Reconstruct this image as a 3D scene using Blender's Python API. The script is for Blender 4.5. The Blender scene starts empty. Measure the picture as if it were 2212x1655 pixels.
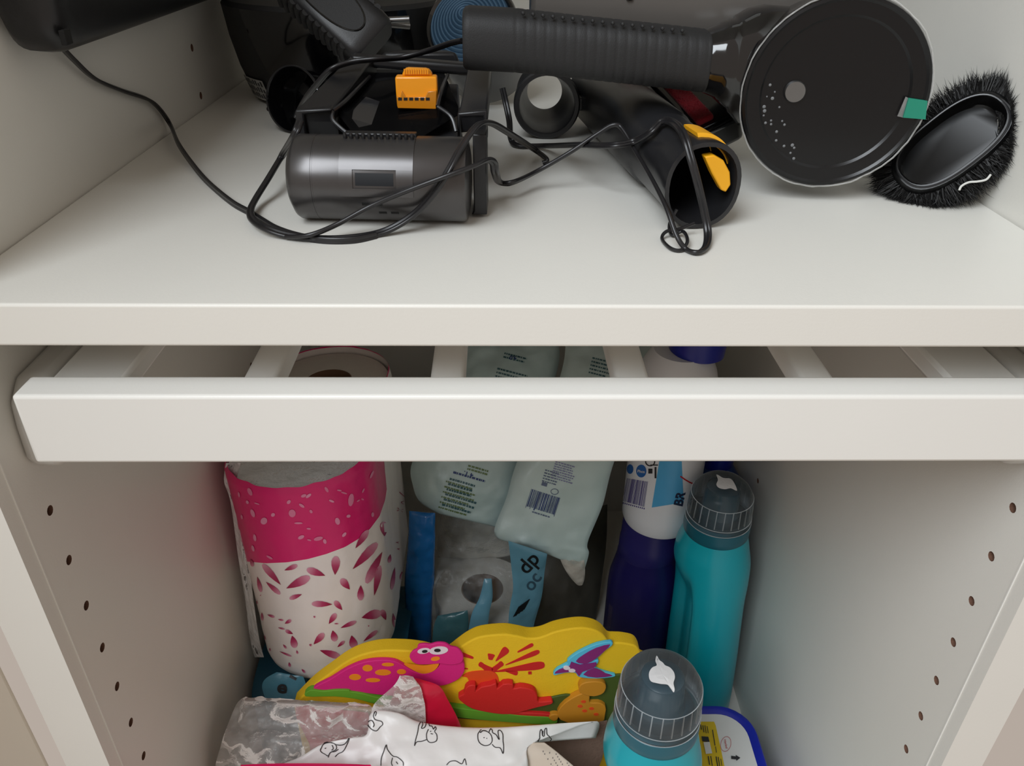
import bpy, bmesh, math, random
from mathutils import Vector, Matrix, noise

S = bpy.context.scene
COL = S.collection
random.seed(7)
PI = math.pi

# ------------------------------------------------------------------ camera
CAM_LOC = Vector((-0.0199, -0.2932, 0.2502))
YAW, PITCH, ROLL, FPX = 0.0236, 0.5480, 0.0128, 1708.36
IW, IH = 2212.0, 1655.0
_f = Vector((math.sin(YAW) * math.cos(PITCH), math.cos(YAW) * math.cos(PITCH), -math.sin(PITCH)))
_r = Vector((math.cos(YAW), -math.sin(YAW), 0))
_u = _r.cross(_f)
CR = _r * math.cos(ROLL) + _u * math.sin(ROLL)
CU = _u * math.cos(ROLL) - _r * math.sin(ROLL)
CF = _f
cam = bpy.data.cameras.new('camera')
cam.sensor_fit = 'HORIZONTAL'
cam.sensor_width = 36.0
cam.lens = FPX * 36.0 / IW
cam.clip_start = 0.01
camo = bpy.data.objects.new('camera', cam)
COL.objects.link(camo)
camo.matrix_world = Matrix(((CR.x, CU.x, -CF.x, CAM_LOC.x), (CR.y, CU.y, -CF.y, CAM_LOC.y),
                            (CR.z, CU.z, -CF.z, CAM_LOC.z), (0, 0, 0, 1)))
S.camera = camo

# ------------------------------------------------------------------ light
S.view_settings.view_transform = 'Standard'
S.view_settings.look = 'None'
S.view_settings.gamma = 1.0
S.view_settings.use_curve_mapping = False
S.view_settings.exposure = -0.04

world = bpy.data.worlds.new('room_daylight')
S.world = world
world.use_nodes = True
bg = world.node_tree.nodes['Background']
bg.inputs['Color'].default_value = (1.0, 0.86, 0.75, 1)
bg.inputs['Strength'].default_value = 0.47


def area(name, loc, target, sx, sy, power, color):
    l = bpy.data.lights.new(name, 'AREA')
    l.shape = 'RECTANGLE'
    l.size, l.size_y = sx, sy
    l.energy = power
    l.color = color
    o = bpy.data.objects.new(name, l)
    COL.objects.link(o)
    o.location = loc
    o.rotation_euler = (Vector(target) - Vector(loc)).to_track_quat('-Z', 'Y').to_euler()
    return o


# the room's window, behind the photographer and to the left
area('window_daylight', (-0.78, -1.10, 1.50), (0, 0.05, 0.02), 1.0, 1.2, 41, (0.88, 0.945, 1.0))


# ------------------------------------------------------------------ helpers
def ray(x, y):
    return CF + CR * ((x - IW / 2) / FPX) - CU * ((y - IH / 2) / FPX)


def pX(x, y, v):
    d = ray(x, y)
    return CAM_LOC + d * ((v - CAM_LOC.x) / d.x)


def pY(x, y, v):
    d = ray(x, y)
    return CAM_LOC + d * ((v - CAM_LOC.y) / d.y)


def pZ(x, y, v):
    d = ray(x, y)
    return CAM_LOC + d * ((v - CAM_LOC.z) / d.z)


def pP(x, y, O, N):
    d = ray(x, y)
    return CAM_LOC + d * ((Vector(O) - CAM_LOC).dot(N) / d.dot(N))


def lin(c):
    return tuple((x / 12.92 if x <= 0.04045 else ((x + 0.055) / 1.055) ** 2.4) for x in c)


def rgb(r, g, b):
    return lin((r / 255, g / 255, b / 255)) + (1.0,)


MATS = {}


def mat(name, c, rough=0.5, metal=0.0, spec=0.5, coat=0.0, var=0.05, scale=60.0, bump=0.0, bscale=400.0,
        sss=0.0, trans=0.0, alpha=1.0, sheen=0.0, emit=None, rvar=0.0):
    """A procedural principled material: base colour with a little noise in tone, and fine bump."""
    if name in MATS:
        return MATS[name]
    m = bpy.data.materials.new(name)
    m.use_nodes = True
    nt = m.node_tree
    b = nt.nodes['Principled BSDF']
    c = rgb(*c)
    tc = nt.nodes.new('ShaderNodeTexCoord')
    nz = nt.nodes.new('ShaderNodeTexNoise')
    nz.inputs['Scale'].default_value = scale
    nz.inputs['Detail'].default_value = 4
    nt.links.new(tc.outputs['Object'], nz.inputs['Vector'])
    mx = nt.nodes.new('ShaderNodeMix')
    mx.data_type = 'RGBA'
    mx.inputs[6].default_value = tuple(x * (1 - var) for x in c[:3]) + (1,)
    mx.inputs[7].default_value = tuple(min(1, x * (1 + var)) for x in c[:3]) + (1,)
    nt.links.new(nz.outputs['Fac'], mx.inputs[0])
    nt.links.new(mx.outputs[2], b.inputs['Base Color'])
    b.inputs['Roughness'].default_value = rough
    if rvar:
        mr = nt.nodes.new('ShaderNodeMapRange')
        mr.inputs[3].default_value = max(0, rough - rvar)
        mr.inputs[4].default_value = min(1, rough + rvar)
        nt.links.new(nz.outputs['Fac'], mr.inputs[0])
        nt.links.new(mr.outputs[0], b.inputs['Roughness'])
    b.inputs['Metallic'].default_value = metal
    b.inputs['Specular IOR Level'].default_value = spec
    b.inputs['Coat Weight'].default_value = coat
    b.inputs['Coat Roughness'].default_value = 0.08
    b.inputs['Transmission Weight'].default_value = trans
    b.inputs['Alpha'].default_value = alpha
    b.inputs['Sheen Weight'].default_value = sheen
    if sss:
        b.inputs['Subsurface Weight'].default_value = sss
        b.inputs['Subsurface Radius'].default_value = (0.004, 0.003, 0.003)
    if bump:
        n2 = nt.nodes.new('ShaderNodeTexNoise')
        n2.inputs['Scale'].default_value = bscale
        n2.inputs['Detail'].default_value = 3
        nt.links.new(tc.outputs['Object'], n2.inputs['Vector'])
        bp = nt.nodes.new('ShaderNodeBump')
        bp.inputs['Strength'].default_value = bump
        bp.inputs['Distance'].default_value = 0.002
        nt.links.new(n2.outputs['Fac'], bp.inputs['Height'])
        nt.links.new(bp.outputs['Normal'], b.inputs['Normal'])
    MATS[name] = m
    return m


def film(name, tint=(1, 1, 1), haze=0.12, rough=0.15, body=(235, 238, 240), bump=0.6, bscale=70.0, hvar=0.1):
    """Clear or tinted thin plastic: see-through, with haze and sharp glints on its crinkles."""
    if name in MATS:
        return MATS[name]
    m = bpy.data.materials.new(name)
    m.use_nodes = True
    nt = m.node_tree
    b = nt.nodes['Principled BSDF']
    out = nt.nodes['Material Output']
    b.inputs['Base Color'].default_value = rgb(*body)
    b.inputs['Roughness'].default_value = rough
    b.inputs['Specular IOR Level'].default_value = 0.8
    tc = nt.nodes.new('ShaderNodeTexCoord')
    nz = nt.nodes.new('ShaderNodeTexNoise')
    nz.inputs['Scale'].default_value = bscale
    nz.inputs['Detail'].default_value = 5
    nt.links.new(tc.outputs['Object'], nz.inputs['Vector'])
    bp = nt.nodes.new('ShaderNodeBump')
    bp.inputs['Strength'].default_value = bump
    bp.inputs['Distance'].default_value = 0.004
    nt.links.new(nz.outputs['Fac'], bp.inputs['Height'])
    nt.links.new(bp.outputs['Normal'], b.inputs['Normal'])
    tr = nt.nodes.new('ShaderNodeBsdfTransparent')
    tr.inputs['Color'].default_value = tuple(tint) + (1,)
    lw = nt.nodes.new('ShaderNodeFresnel')
    lw.inputs['IOR'].default_value = 1.4
    nt.links.new(bp.outputs['Normal'], lw.inputs['Normal'])
    mr = nt.nodes.new('ShaderNodeMapRange')
    mr.inputs[1].default_value = 0.35
    mr.inputs[2].default_value = 0.7
    mr.inputs[3].default_value = max(0.0, haze - hvar)
    mr.inputs[4].default_value = haze + hvar
    nt.links.new(nz.outputs['Fac'], mr.inputs[0])
    ad = nt.nodes.new('ShaderNodeMath')
    ad.operation = 'ADD'
    ad.use_clamp = True
    nt.links.new(mr.outputs[0], ad.inputs[0])
    nt.links.new(lw.outputs[0], ad.inputs[1])
    mx = nt.nodes.new('ShaderNodeMixShader')
    nt.links.new(ad.outputs[0], mx.inputs[0])
    nt.links.new(tr.outputs[0], mx.inputs[1])
    nt.links.new(b.outputs[0], mx.inputs[2])
    nt.links.new(mx.outputs[0], out.inputs['Surface'])
    MATS[name] = m
    return m


def vcol_mat(name, rough=0.45):
    """Flat print whose ink tone is stored per vertex."""
    if name in MATS:
        return MATS[name]
    m = bpy.data.materials.new(name)
    m.use_nodes = True
    nt = m.node_tree
    b = nt.nodes['Principled BSDF']
    a = nt.nodes.new('ShaderNodeVertexColor')
    a.layer_name = 'ink'
    nt.links.new(a.outputs['Color'], b.inputs['Base Color'])
    b.inputs['Roughness'].default_value = rough
    MATS[name] = m
    return m


WM = {}


def frame(O, Z, X=None):
    """Matrix with origin O, local z along Z and local x as near X as possible."""
    Z = Vector(Z).normalized()
    X = Vector(X if X is not None else (1, 0, 0))
    X = (X - Z * X.dot(Z)).normalized()
    Y = Z.cross(X)
    O = Vector(O)
    return Matrix(((X.x, Y.x, Z.x, O.x), (X.y, Y.y, Z.y, O.y), (X.z, Y.z, Z.z, O.z), (0, 0, 0, 1)))


def spline(pts, n=10, closed=False):
    """Catmull-Rom through points of any dimension."""
    P = [tuple(p) for p in pts]
    N = len(P)
    out = []
    segs = N if closed else N - 1
    for i in range(segs):
        if closed:
            a, b, c, d = P[(i - 1) % N], P[i], P[(i + 1) % N], P[(i + 2) % N]
        else:
            a, b, c, d = P[max(i - 1, 0)], P[i], P[i + 1], P[min(i + 2, N - 1)]
        for k in range(n):
            t = k / n
            out.append(tuple(0.5 * ((2 * b[j]) + (c[j] - a[j]) * t + (2 * a[j] - 5 * b[j] + 4 * c[j] - d[j]) * t * t
                                    + (3 * b[j] - a[j] - 3 * c[j] + d[j]) * t ** 3) for j in range(len(b))))
    if not closed:
        out.append(P[-1])
    return out


class MB:
    def __init__(self):
        self.v, self.f, self.m, self.col = [], [], [], {}

    def add(self, vs, fs, mi=0, M=None):
        n = len(self.v)
        for p in vs:
            p = Vector(p)
            self.v.append(M @ p if M is not None else p)
        for q in fs:
            self.f.append([i + n for i in q])
            self.m.append(mi)
        return n

    def box(self, a, b, mi=0, M=None):
        x0, y0, z0 = a
        x1, y1, z1 = b
        vs = [(x0, y0, z0), (x1, y0, z0), (x1, y1, z0), (x0, y1, z0), (x0, y0, z1), (x1, y0, z1), (x1, y1, z1), (x0, y1, z1)]
        self.add(vs, [(3, 2, 1, 0), (4, 5, 6, 7), (0, 1, 5, 4), (1, 2, 6, 5), (2, 3, 7, 6), (3, 0, 4, 7)], mi, M)
        return self

    def grid(self, fn, nu, nv, cu=False, cv=False, mi=0, M=None, flip=False):
        uu = nu if cu else nu + 1
        vv = nv if cv else nv + 1
        vs = [fn(i / nu, j / nv) for j in range(vv) for i in range(uu)]
        fs = []
        for j in range(nv):
            for i in range(nu):
                a, b = i, (i + 1) % uu
                c, d = j % vv, (j + 1) % vv
                q = (c * uu + a, c * uu + b, d * uu + b, d * uu + a)
                fs.append(q[::-1] if flip else q)
        self.add(vs, fs, mi, M)
        return self

    def prism(self, poly, z0, z1, mi=0, M=None, mi_side=None):
        """2D polygon (counter-clockwise) extruded from z0 to z1 in the frame M."""
        n = len(poly)
        vs = [(p[0], p[1], z0) for p in poly] + [(p[0], p[1], z1) for p in poly]
        self.add(vs, [tuple(range(n))[::-1], tuple(range(n, 2 * n))], mi, M)
        ms = mi if mi_side is None else mi_side
        k = len(self.v) - 2 * n
        for i in range(n):
            j = (i + 1) % n
            self.f.append([k + i, k + j, k + n + j, k + n + i])
            self.m.append(ms)
        return self

    def lathe(self, prof, seg=40, mi=0, M=None, cap0=True, cap1=True, sx=1.0, sy=1.0):
        n = len(prof)
        vs = []
        for r, z in prof:
            for k in range(seg):
                a = 2 * PI * k / seg
                vs.append((r * math.cos(a) * sx, r * math.sin(a) * sy, z))
        fs = []
        for i in range(n - 1):
            for k in range(seg):
                l = (k + 1) % seg
                fs.append((i * seg + k, i * seg + l, (i + 1) * seg + l, (i + 1) * seg + k))
        if cap0:
            fs.append(tuple(range(seg))[::-1])
        if cap1:
            fs.append(tuple(range((n - 1) * seg, n * seg)))
        self.add(vs, fs, mi, M)
        return self

    def loft(self, rings, mi=0, M=None, cap=True, closed=True):
        seg = len(rings[0])
        vs = [p for r in rings for p in r]
        fs = []
        for i in range(len(rings) - 1):
            for k in range(seg if closed else seg - 1):
                l = (k + 1) % seg
                fs.append((i * seg + k, i * seg + l, (i + 1) * seg + l, (i + 1) * seg + k))
        if cap:
            fs.append(tuple(range(seg))[::-1])
            fs.append(tuple(range((len(rings) - 1) * seg, len(rings) * seg)))
        self.add(vs, fs, mi, M)
        return self

    def sweep(self, pts, prof, mi=0, closed=False, up=(0, 0, 1), cap=True, scale=None):
        """2D profile carried along a path, with a frame that does not twist."""
        P = [Vector(p) for p in pts]
        n = len(P)
        T = []
        for i in range(n):
            a = P[(i - 1) % n] if (closed or i > 0) else P[0]
            b = P[(i + 1) % n] if (closed or i < n - 1) else P[-1]
            T.append((b - a).normalized())
        N = Vector(up) - T[0] * Vector(up).dot(T[0])
        if N.length < 1e-4:
            N = Vector((1, 0, 0)) - T[0] * T[0].x
        N.normalize()
        rings = []
        for i in range(n):
            N = N - T[i] * N.dot(T[i])
            N.normalize()
            B = T[i].cross(N)
            s = scale(i / (n - 1)) if scale else 1.0
            rings.append([P[i] + B * (q[0] * s) + N * (q[1] * s) for q in prof])
        if closed:
            rings.append(rings[0])
        return self.loft(rings, mi, None, cap and not closed)

    def tube(self, pts, r, seg=8, mi=0, closed=False, cap=True, scale=None):
        return self.sweep(pts, [(r * math.cos(2 * PI * k / seg), r * math.sin(2 * PI * k / seg)) for k in range(seg)],
                          mi, closed, cap=cap, scale=scale)

    def ball(self, c, r, seg=10, mi=0, sz=1.0, M=None):
        prof = [(r * math.sin(PI * i / seg) + 1e-6, -r * sz * math.cos(PI * i / seg)) for i in range(seg + 1)]
        T = Matrix.Translation(Vector(c))
        return self.lathe(prof, seg + 4, mi, (M @ T) if M is not None else T, False, False)

    def build(self, name, mats, parent=None, world=True, bevel=0.0, seg=2, smooth=40, label=None, subdiv=0, ink=None, merge=False):
        me = bpy.data.meshes.new(name)
        V = self.v
        if parent is not None and world:
            Mi = WM[parent.name].inverted()
            V = [Mi @ p for p in V]
        me.from_pydata([tuple(p) for p in V], [], self.f)
        if not isinstance(mats, (list, tuple)):
            mats = [mats]
        for m in mats:
            me.materials.append(m)
        if len(mats) > 1:
            me.polygons.foreach_set('material_index', self.m)
        if ink:
            at = me.color_attributes.new('ink', 'FLOAT_COLOR', 'POINT')
            for i, c in enumerate(ink):
                at.data[i].color = c
        if merge:
            bm = bmesh.new()
            bm.from_mesh(me)
            bmesh.ops.remove_doubles(bm, verts=bm.verts, dist=1e-6)
            bmesh.ops.recalc_face_normals(bm, faces=bm.faces)
            bm.to_mesh(me)
            bm.free()
        me.validate()
        if smooth:
            me.shade_smooth()
            me.set_sharp_from_angle(angle=math.radians(smooth))
        o = bpy.data.objects.new(name, me)
        COL.objects.link(o)
        if parent is not None:
            o.parent = parent
            WM[o.name] = WM[parent.name].copy()
        else:
            WM[o.name] = Matrix.Identity(4)
        if bevel:
            b = o.modifiers.new('bevel', 'BEVEL')
            b.width = bevel
            b.segments = seg
            b.limit_method = 'ANGLE'
            b.angle_limit = math.radians(35)
            b.harden_normals = False
        if subdiv:
            s = o.modifiers.new('subdivision', 'SUBSURF')
            s.levels = s.render_levels = subdiv
        if label:
            o['label'] = label
        return o


def thing(name, label, cat, loc, group=None, M=None):
    o = bpy.data.objects.new(name, None)
    o.empty_display_size = 0.02
    COL.objects.link(o)
    if M is None:
        M = Matrix.Translation(Vector(loc))
    o.matrix_world = M
    WM[o.name] = M.copy()
    o['label'] = label
    o['category'] = cat
    if group:
        o['group'] = group
    return o


def tag(o, label, cat, group=None):
    o['label'] = label
    o['category'] = cat
    if group:
        o['group'] = group
    return o


def struct(o, label=None):
    o['kind'] = 'structure'
    if label:
        o['label'] = label
    return o


def superell(a, b, n=24, e=4.0, ph=0.0):
    out = []
    for k in range(n):
        t = 2 * PI * k / n + ph
        c, s = math.cos(t), math.sin(t)
        out.append((a * math.copysign(abs(c) ** (2 / e), c), b * math.copysign(abs(s) ** (2 / e), s)))
    return out


def text_polys(txt, size=0.01, bold=0.0):
    """Outline of lettering as a flat mesh: (verts, faces)."""
    cu = bpy.data.curves.new('lettering', 'FONT')
    cu.body = txt
    cu.size = size
    cu.offset = bold
    cu.align_x = 'CENTER'
    cu.align_y = 'CENTER'
    cu.resolution_u = 4
    o = bpy.data.objects.new('lettering', cu)
    COL.objects.link(o)
    bpy.context.view_layer.update()
    me = bpy.data.meshes.new_from_object(o)
    vs = [tuple(v.co) for v in me.vertices]
    fs = [tuple(p.vertices) for p in me.polygons]
    bpy.data.objects.remove(o)
    bpy.data.curves.remove(cu)
    bpy.data.meshes.remove(me)
    return vs, fs


def put2d(mb, vs, fs, fn, mi=0):
    """Flat print (2D verts) laid on a surface given by fn(x, y) -> point."""
    mb.add([fn(p[0], p[1]) for p in vs], fs, mi)


def quad2d(x0, y0, x1, y1, nx=1, ny=1):
    vs = [(x0 + (x1 - x0) * i / nx, y0 + (y1 - y0) * j / ny) for j in range(ny + 1) for i in range(nx + 1)]
    fs = [(j * (nx + 1) + i, j * (nx + 1) + i + 1, (j + 1) * (nx + 1) + i + 1, (j + 1) * (nx + 1) + i) for j in range(ny) for i in range(nx)]
    return vs, fs


def stroke2d(pts, w, closed=False):
    """A pen line of width w as a flat strip."""
    n = len(pts)
    vs, fs = [], []
    for i in range(n):
        a = pts[(i - 1) % n] if (closed or i > 0) else pts[i]
        b = pts[(i + 1) % n] if (closed or i < n - 1) else pts[i]
        dx, dy = b[0] - a[0], b[1] - a[1]
        l = math.hypot(dx, dy) or 1
        nx, ny = -dy / l * w / 2, dx / l * w / 2
        vs += [(pts[i][0] + nx, pts[i][1] + ny), (pts[i][0] - nx, pts[i][1] - ny)]
    m = n if closed else n - 1
    for i in range(m):
        j = (i + 1) % n
        fs.append((2 * i, 2 * i + 1, 2 * j + 1, 2 * j))
    return vs, fs


from mathutils.bvhtree import BVHTree


def project(p):
    d = Vector(p) - CAM_LOC
    z = d.dot(CF)
    return IW / 2 + FPX * d.dot(CR) / z, IH / 2 - FPX * d.dot(CU) / z


class Surf:
    """A built surface that flat print can be laid on, looked up from a picture position."""

    def __init__(self, *mbs):
        vs, fs = [], []
        for m in mbs:
            k = len(vs)
            vs += [tuple(p) for p in m.v]
            fs += [[i + k for i in f] for f in m.f]
        self.t = BVHTree.FromPolygons(vs, fs)

    def at(self, x, y, off=0.0003):
        d = ray(x, y).normalized()
        loc, nor, idx, dist = self.t.ray_cast(CAM_LOC, d)
        if loc is None:
            return None
        if nor.dot(d) > 0:
            nor = -nor
        return loc + nor * off

    def lay(self, mb, vs, fs, off=0.0003, mi=0, ink=None, cols=None):
        P = [self.at(v[0], v[1], off) for v in vs]
        ok = [p is not None for p in P]
        keep = [f for f in fs if all(ok[i] for i in f)]
        if not keep:
            return
        zs_ = [(p - CAM_LOC).length if p is not None else 0 for p in P]
        keep = [f for f in keep if max(zs_[i] for i in f) - min(zs_[i] for i in f) < 0.02]
        mb.add([p if p is not None else Vector((0, 0, ZF + 0.05)) for p in P], keep, mi)
        if ink is not None:
            ink += cols if cols else [(1, 1, 1, 1)] * len(P)



# ------------------------------------------------------------------ the wardrobe
W2 = 0.232          # half the inner width
ZS = 0.1192         # top of the shelf
ZF = -0.46          # wardrobe floor
YF, YB = -0.0285, 0.535
ZT = 0.62
M_white = mat('white_melamine', (226, 224, 217), rough=0.42, var=0.012, scale=30, bump=0.03, bscale=900)
M_rail = mat('white_foil_rail', (231, 230, 225), rough=0.38, var=0.012, scale=25, bump=0.02, bscale=900)
M_hole = mat('raw_chipboard', (110, 78, 62), rough=0.9, var=0.2, scale=900)
M_door = mat('cream_door_foil', (214, 206, 192), rough=0.45, var=0.02, scale=20)
M_plast = mat('light_grey_plastic', (196, 194, 188), rough=0.35, var=0.02)


def side_panel(name, s, label):
    """Side wall of the wardrobe with its two columns of drilled shelf-pin holes."""
    bm = bmesh.new()
    x = s * W2
    T = 0.0235
    rects = [(YF, ZF - 0.06), (YB, ZF - 0.06), (YB, ZT), (YF, ZT)]
    loops = [[bm.verts.new((x, y, z)) for y, z in rects]]
    holes = []
    for yc in (0.0, 0.303):
        for i in range(-16, 15):
            zc = -0.032 * i
            if ZS - 0.024 < zc < ZS + 0.002 or zc < ZF + 0.01 or (yc < 0.1 and 0.02 < zc < 0.09):
                continue
            holes.append((yc, zc))
    rings = []
    for yc, zc in holes:
        rings.append([bm.verts.new((x, yc + 0.0026 * math.cos(2 * PI * k / 12), zc + 0.0026 * math.sin(2 * PI * k / 12))) for k in range(12)])
    edges = []
    for L in loops + rings:
        for i in range(len(L)):
            edges.append(bm.edges.new((L[i], L[(i + 1) % len(L)])))
    r = bmesh.ops.triangle_fill(bm, use_beauty=True, use_dissolve=False, edges=edges, normal=Vector((-s, 0, 0)))
    for R in rings:
        Q = [bm.verts.new((v.co.x + s * 0.008, v.co.y, v.co.z)) for v in R]
        for i in range(12):
            f = bm.faces.new((R[i], R[(i + 1) % 12], Q[(i + 1) % 12], Q[i]))
            f.material_index = 1
        f = bm.faces.new(Q)
        f.material_index = 1
    L = loops[0]
    O = [bm.verts.new((x + s * T, v.co.y, v.co.z)) for v in L]
    for i in range(4):
        bm.faces.new((L[i], L[(i + 1) % 4], O[(i + 1) % 4], O[i]))
    bm.faces.new(O)
    bmesh.ops.recalc_face_normals(bm, faces=bm.faces)
    me = bpy.data.meshes.new(name)
    bm.to_mesh(me)
    bm.free()
    me.materials.append(M_white)
    me.materials.append(M_hole)
    o = bpy.data.objects.new(name, me)
    COL.objects.link(o)
    WM[o.name] = Matrix.Identity(4)
    return struct(o, label)


wl = side_panel('wall_left', -1, 'white wardrobe side panel on the left with drilled pin holes')
wr = side_panel('wall_right', 1, 'white wardrobe side panel on the right with drilled pin holes')
# the narrow edge band along each panel's front
for s, w in ((-1, wl), (1, wr)):
    MB().box((s * W2 - 0.0003 - 0.0002, YF + 0.0090, ZF), (s * W2 + 0.0005, YF + 0.0096, ZS - 0.02)).build('edge_band', M_rail, w, smooth=0)
struct(MB().box((-W2 - 0.02, YB, ZF - 0.06), (W2 + 0.02, YB + 0.006, ZT)).build('wall_back', M_white, smooth=0), 'white wardrobe back panel')
struct(MB().box((-W2, YF, ZF - 0.06), (W2, YB, ZF)).build('floor', M_white, smooth=0), 'white wardrobe bottom board')
struct(MB().box((-W2, YF, ZT - 0.018), (W2, YB, ZT)).build('ceiling', M_white, smooth=0), 'white wardrobe top board')

# the shelf
sh = MB().box((-W2 + 0.0007, -0.0222, ZS - 0.018), (W2 - 0.0007, YB - 0.001, ZS)).build('shelf', M_white, bevel=0.0012, seg=3)
tag(sh, 'white wardrobe shelf carrying the black vacuum parts and cables', 'shelf')

# the open door on the left, beyond the panel's front edge
dr = thing('door_1', 'cream wardrobe door standing open at the far left', 'door', (-0.262, -0.034, ZF))
del dr['category']
struct(dr)
DM = Matrix.Translation((-0.2600, -0.030, 0)) @ Matrix.Rotation(math.radians(-30), 4, 'Z')
MB().box((-0.018, -0.46, ZF - 0.05), (0.0, -0.002, ZT), M=DM).build('door_panel', M_door, dr, bevel=0.002)
MB().box((0.0, -0.40, ZF - 0.03), (0.003, -0.075, ZT - 0.05), M=DM).build('door_inset', M_white, dr, bevel=0.0015)

# the pull-out trouser hanger below the shelf
th = thing('pull_out_hanger', 'white pull-out trouser hanger with cross bars under the shelf', 'hanger', (0, -0.022, 0.045))
MB().box((-0.2145, -0.0222, 0.0447), (0.2145, -0.0062, 0.0785)).build('front_rail', M_rail, th, bevel=0.0016, seg=3)
MB().box((-0.2145, 0.452, 0.0447), (0.2145, 0.466, 0.072)).build('back_rail', M_rail, th, bevel=0.0012)
for s in (-1, 1):
    MB().box((min(s * 0.2145, s * 0.1825), -0.0062, 0.060), (max(s * 0.2145, s * 0.1825), 0.452, 0.070)).build('side_rail', M_rail, th, bevel=0.002)
for xc in (-0.1240, -0.0415, 0.0410, 0.1240):
    prof = superell(0.0078, 0.006, 16, 5)
    MB().sweep([(xc, -0.0062, 0.0640), (xc, 0.452, 0.0640)], prof).build('cross_bar', M_rail, th)
for s in (-1, 1):
    mb = MB()
    pl = [(-0.0010, 0.0262), (0.44, 0.0262), (0.44, 0.0700), (0.030, 0.0700), (0.008, 0.0700), (-0.0022, 0.062), (-0.0040, 0.050), (-0.0048, 0.034)]
    M = Matrix(((0, 0, s, 0), (1, 0, 0, 0), (0, 1, 0, 0), (0, 0, 0, 1)))
    mb.prism(pl if s > 0 else pl[::-1], 0.2162, 0.2318, M=M)
    mb.build('runner', M_plast, th, bevel=0.004, seg=3, merge=True)

# ------------------------------------------------------------------ black vacuum parts on the shelf
M_blk = mat('black_satin_plastic', (24, 24, 26), rough=0.38, var=0.08, bump=0.04, bscale=1500)
M_matte = mat('black_matte_rubber', (27, 27, 28), rough=0.62, var=0.08, bump=0.12, bscale=1800)
M_gloss = mat('black_gloss_plastic', (12, 12, 14), rough=0.10, var=0.05, coat=0.6)
M_char = mat('charcoal_plastic', (34, 34, 36), rough=0.30, var=0.06, bump=0.03, bscale=1500)
M_cover = mat('black_cover_plastic', (12, 12, 14), rough=0.26, var=0.06, spec=0.4)
M_body = mat('warm_grey_plastic', (92, 88, 84), rough=0.3, var=0.05)
M_dsteel = mat('dull_steel', (130, 130, 130), rough=0.4, metal=1.0, var=0.1)
M_gun = mat('gunmetal_lacquer', (86, 84, 84), rough=0.30, metal=0.75, var=0.06, scale=200)
M_gun2 = mat('gunmetal_recess', (58, 60, 64), rough=0.35, metal=0.6, var=0.06)
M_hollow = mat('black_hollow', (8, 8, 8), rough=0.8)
M_orange = mat('orange_plastic', (240, 152, 14), rough=0.35, var=0.04, coat=0.2)
M_amber = mat('amber_translucent_plastic', (196, 122, 12), rough=0.25, var=0.05, coat=0.3)
M_yellow = mat('yellow_button_plastic', (236, 168, 22), rough=0.4, var=0.04)
M_smoke = film('smoked_clear_plastic', (0.16, 0.16, 0.17), haze=0.10, rough=0.12, body=(38, 38, 40), bump=0.05, bscale=30, hvar=0.05)
M_steel = mat('brushed_steel', (150, 150, 150), rough=0.28, metal=1.0, var=0.1)
M_label = mat('grey_label_paper', (170, 170, 166), rough=0.6)
M_ink = mat('dark_print', (40, 40, 44), rough=0.6)
M_blue_r = mat('blue_reflection_ring', (70, 98, 122), rough=0.25, var=0.08, metal=0.3)  # bluish reflection on the cup's rings, put into their base colour
M_red = mat('red_velvet', (136, 8, 26), rough=0.9, var=0.25, scale=300, sheen=0.1, bump=0.5, bscale=900)
M_green = mat('green_sticker', (24, 128, 104), rough=0.45)
M_clear = film('clear_protective_film', (0.97, 0.97, 0.97), haze=0.35, rough=0.2, body=(190, 190, 188), bump=0.3, bscale=120)
M_bristle = mat('black_bristle', (14, 13, 13), rough=0.6)
M_bbody = mat('black_brush_plastic', (10, 10, 11), rough=0.32, spec=0.35)
M_thread = mat('white_thread', (205, 205, 200), rough=0.8)
M_cord = mat('black_cord_vinyl', (28, 27, 29), rough=0.34, var=0.08)
M_dots = mat('pale_grey_print', (112, 114, 116), rough=0.5)

# --- handheld vacuum: round cover facing us, ribbed grip to the left, body behind
hv = thing('handheld_vacuum', 'black handheld vacuum with ribbed grip and big round end cover', 'vacuum', (0.15, 0.13, ZS))
DN = Vector((-0.09, -0.99, 0.0)).normalized()
DC = pY(1803, 205, 0.1010)
DR = 0.0443
MD = frame(DC, DN, (1, 0, 0))
drum = MB().lathe([(DR * 0.62, -0.048), (DR * 0.80, -0.044), (DR * 0.93, -0.030), (DR * 0.965, -0.012), (DR * 0.985, -0.006), (DR, -0.003), (DR, 0.0), (DR * 0.985, 0.0012)],
                  72, M=MD, cap1=False).build('drum', M_gloss, hv)
cov = MB().lathe([(DR * 0.985, 0.0012), (DR * 0.955, 0.0016), (DR * 0.93, 0.0006), (DR * 0.80, 0.0004), (DR * 0.775, -0.0006), (0.0005, -0.0008)],
                 72, M=MD, cap0=False).build('end_cover', M_cover, hv)
# clear protective film, lifting around the rim
random.seed(3)
rim = []
for k in range(90):
    a = 2 * PI * k / 90
    j = 0.0004 * noise.noise((math.cos(a) * 6, math.sin(a) * 6, 2)) + 0.0003 * random.random()
    rim.append(MD @ Vector(((DR + j) * math.cos(a), (DR + j) * math.sin(a), 0.0008 + j)))
MB().tube(rim, 0.0004, 6, closed=True).build('film_edge', M_clear, cov)
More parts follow.
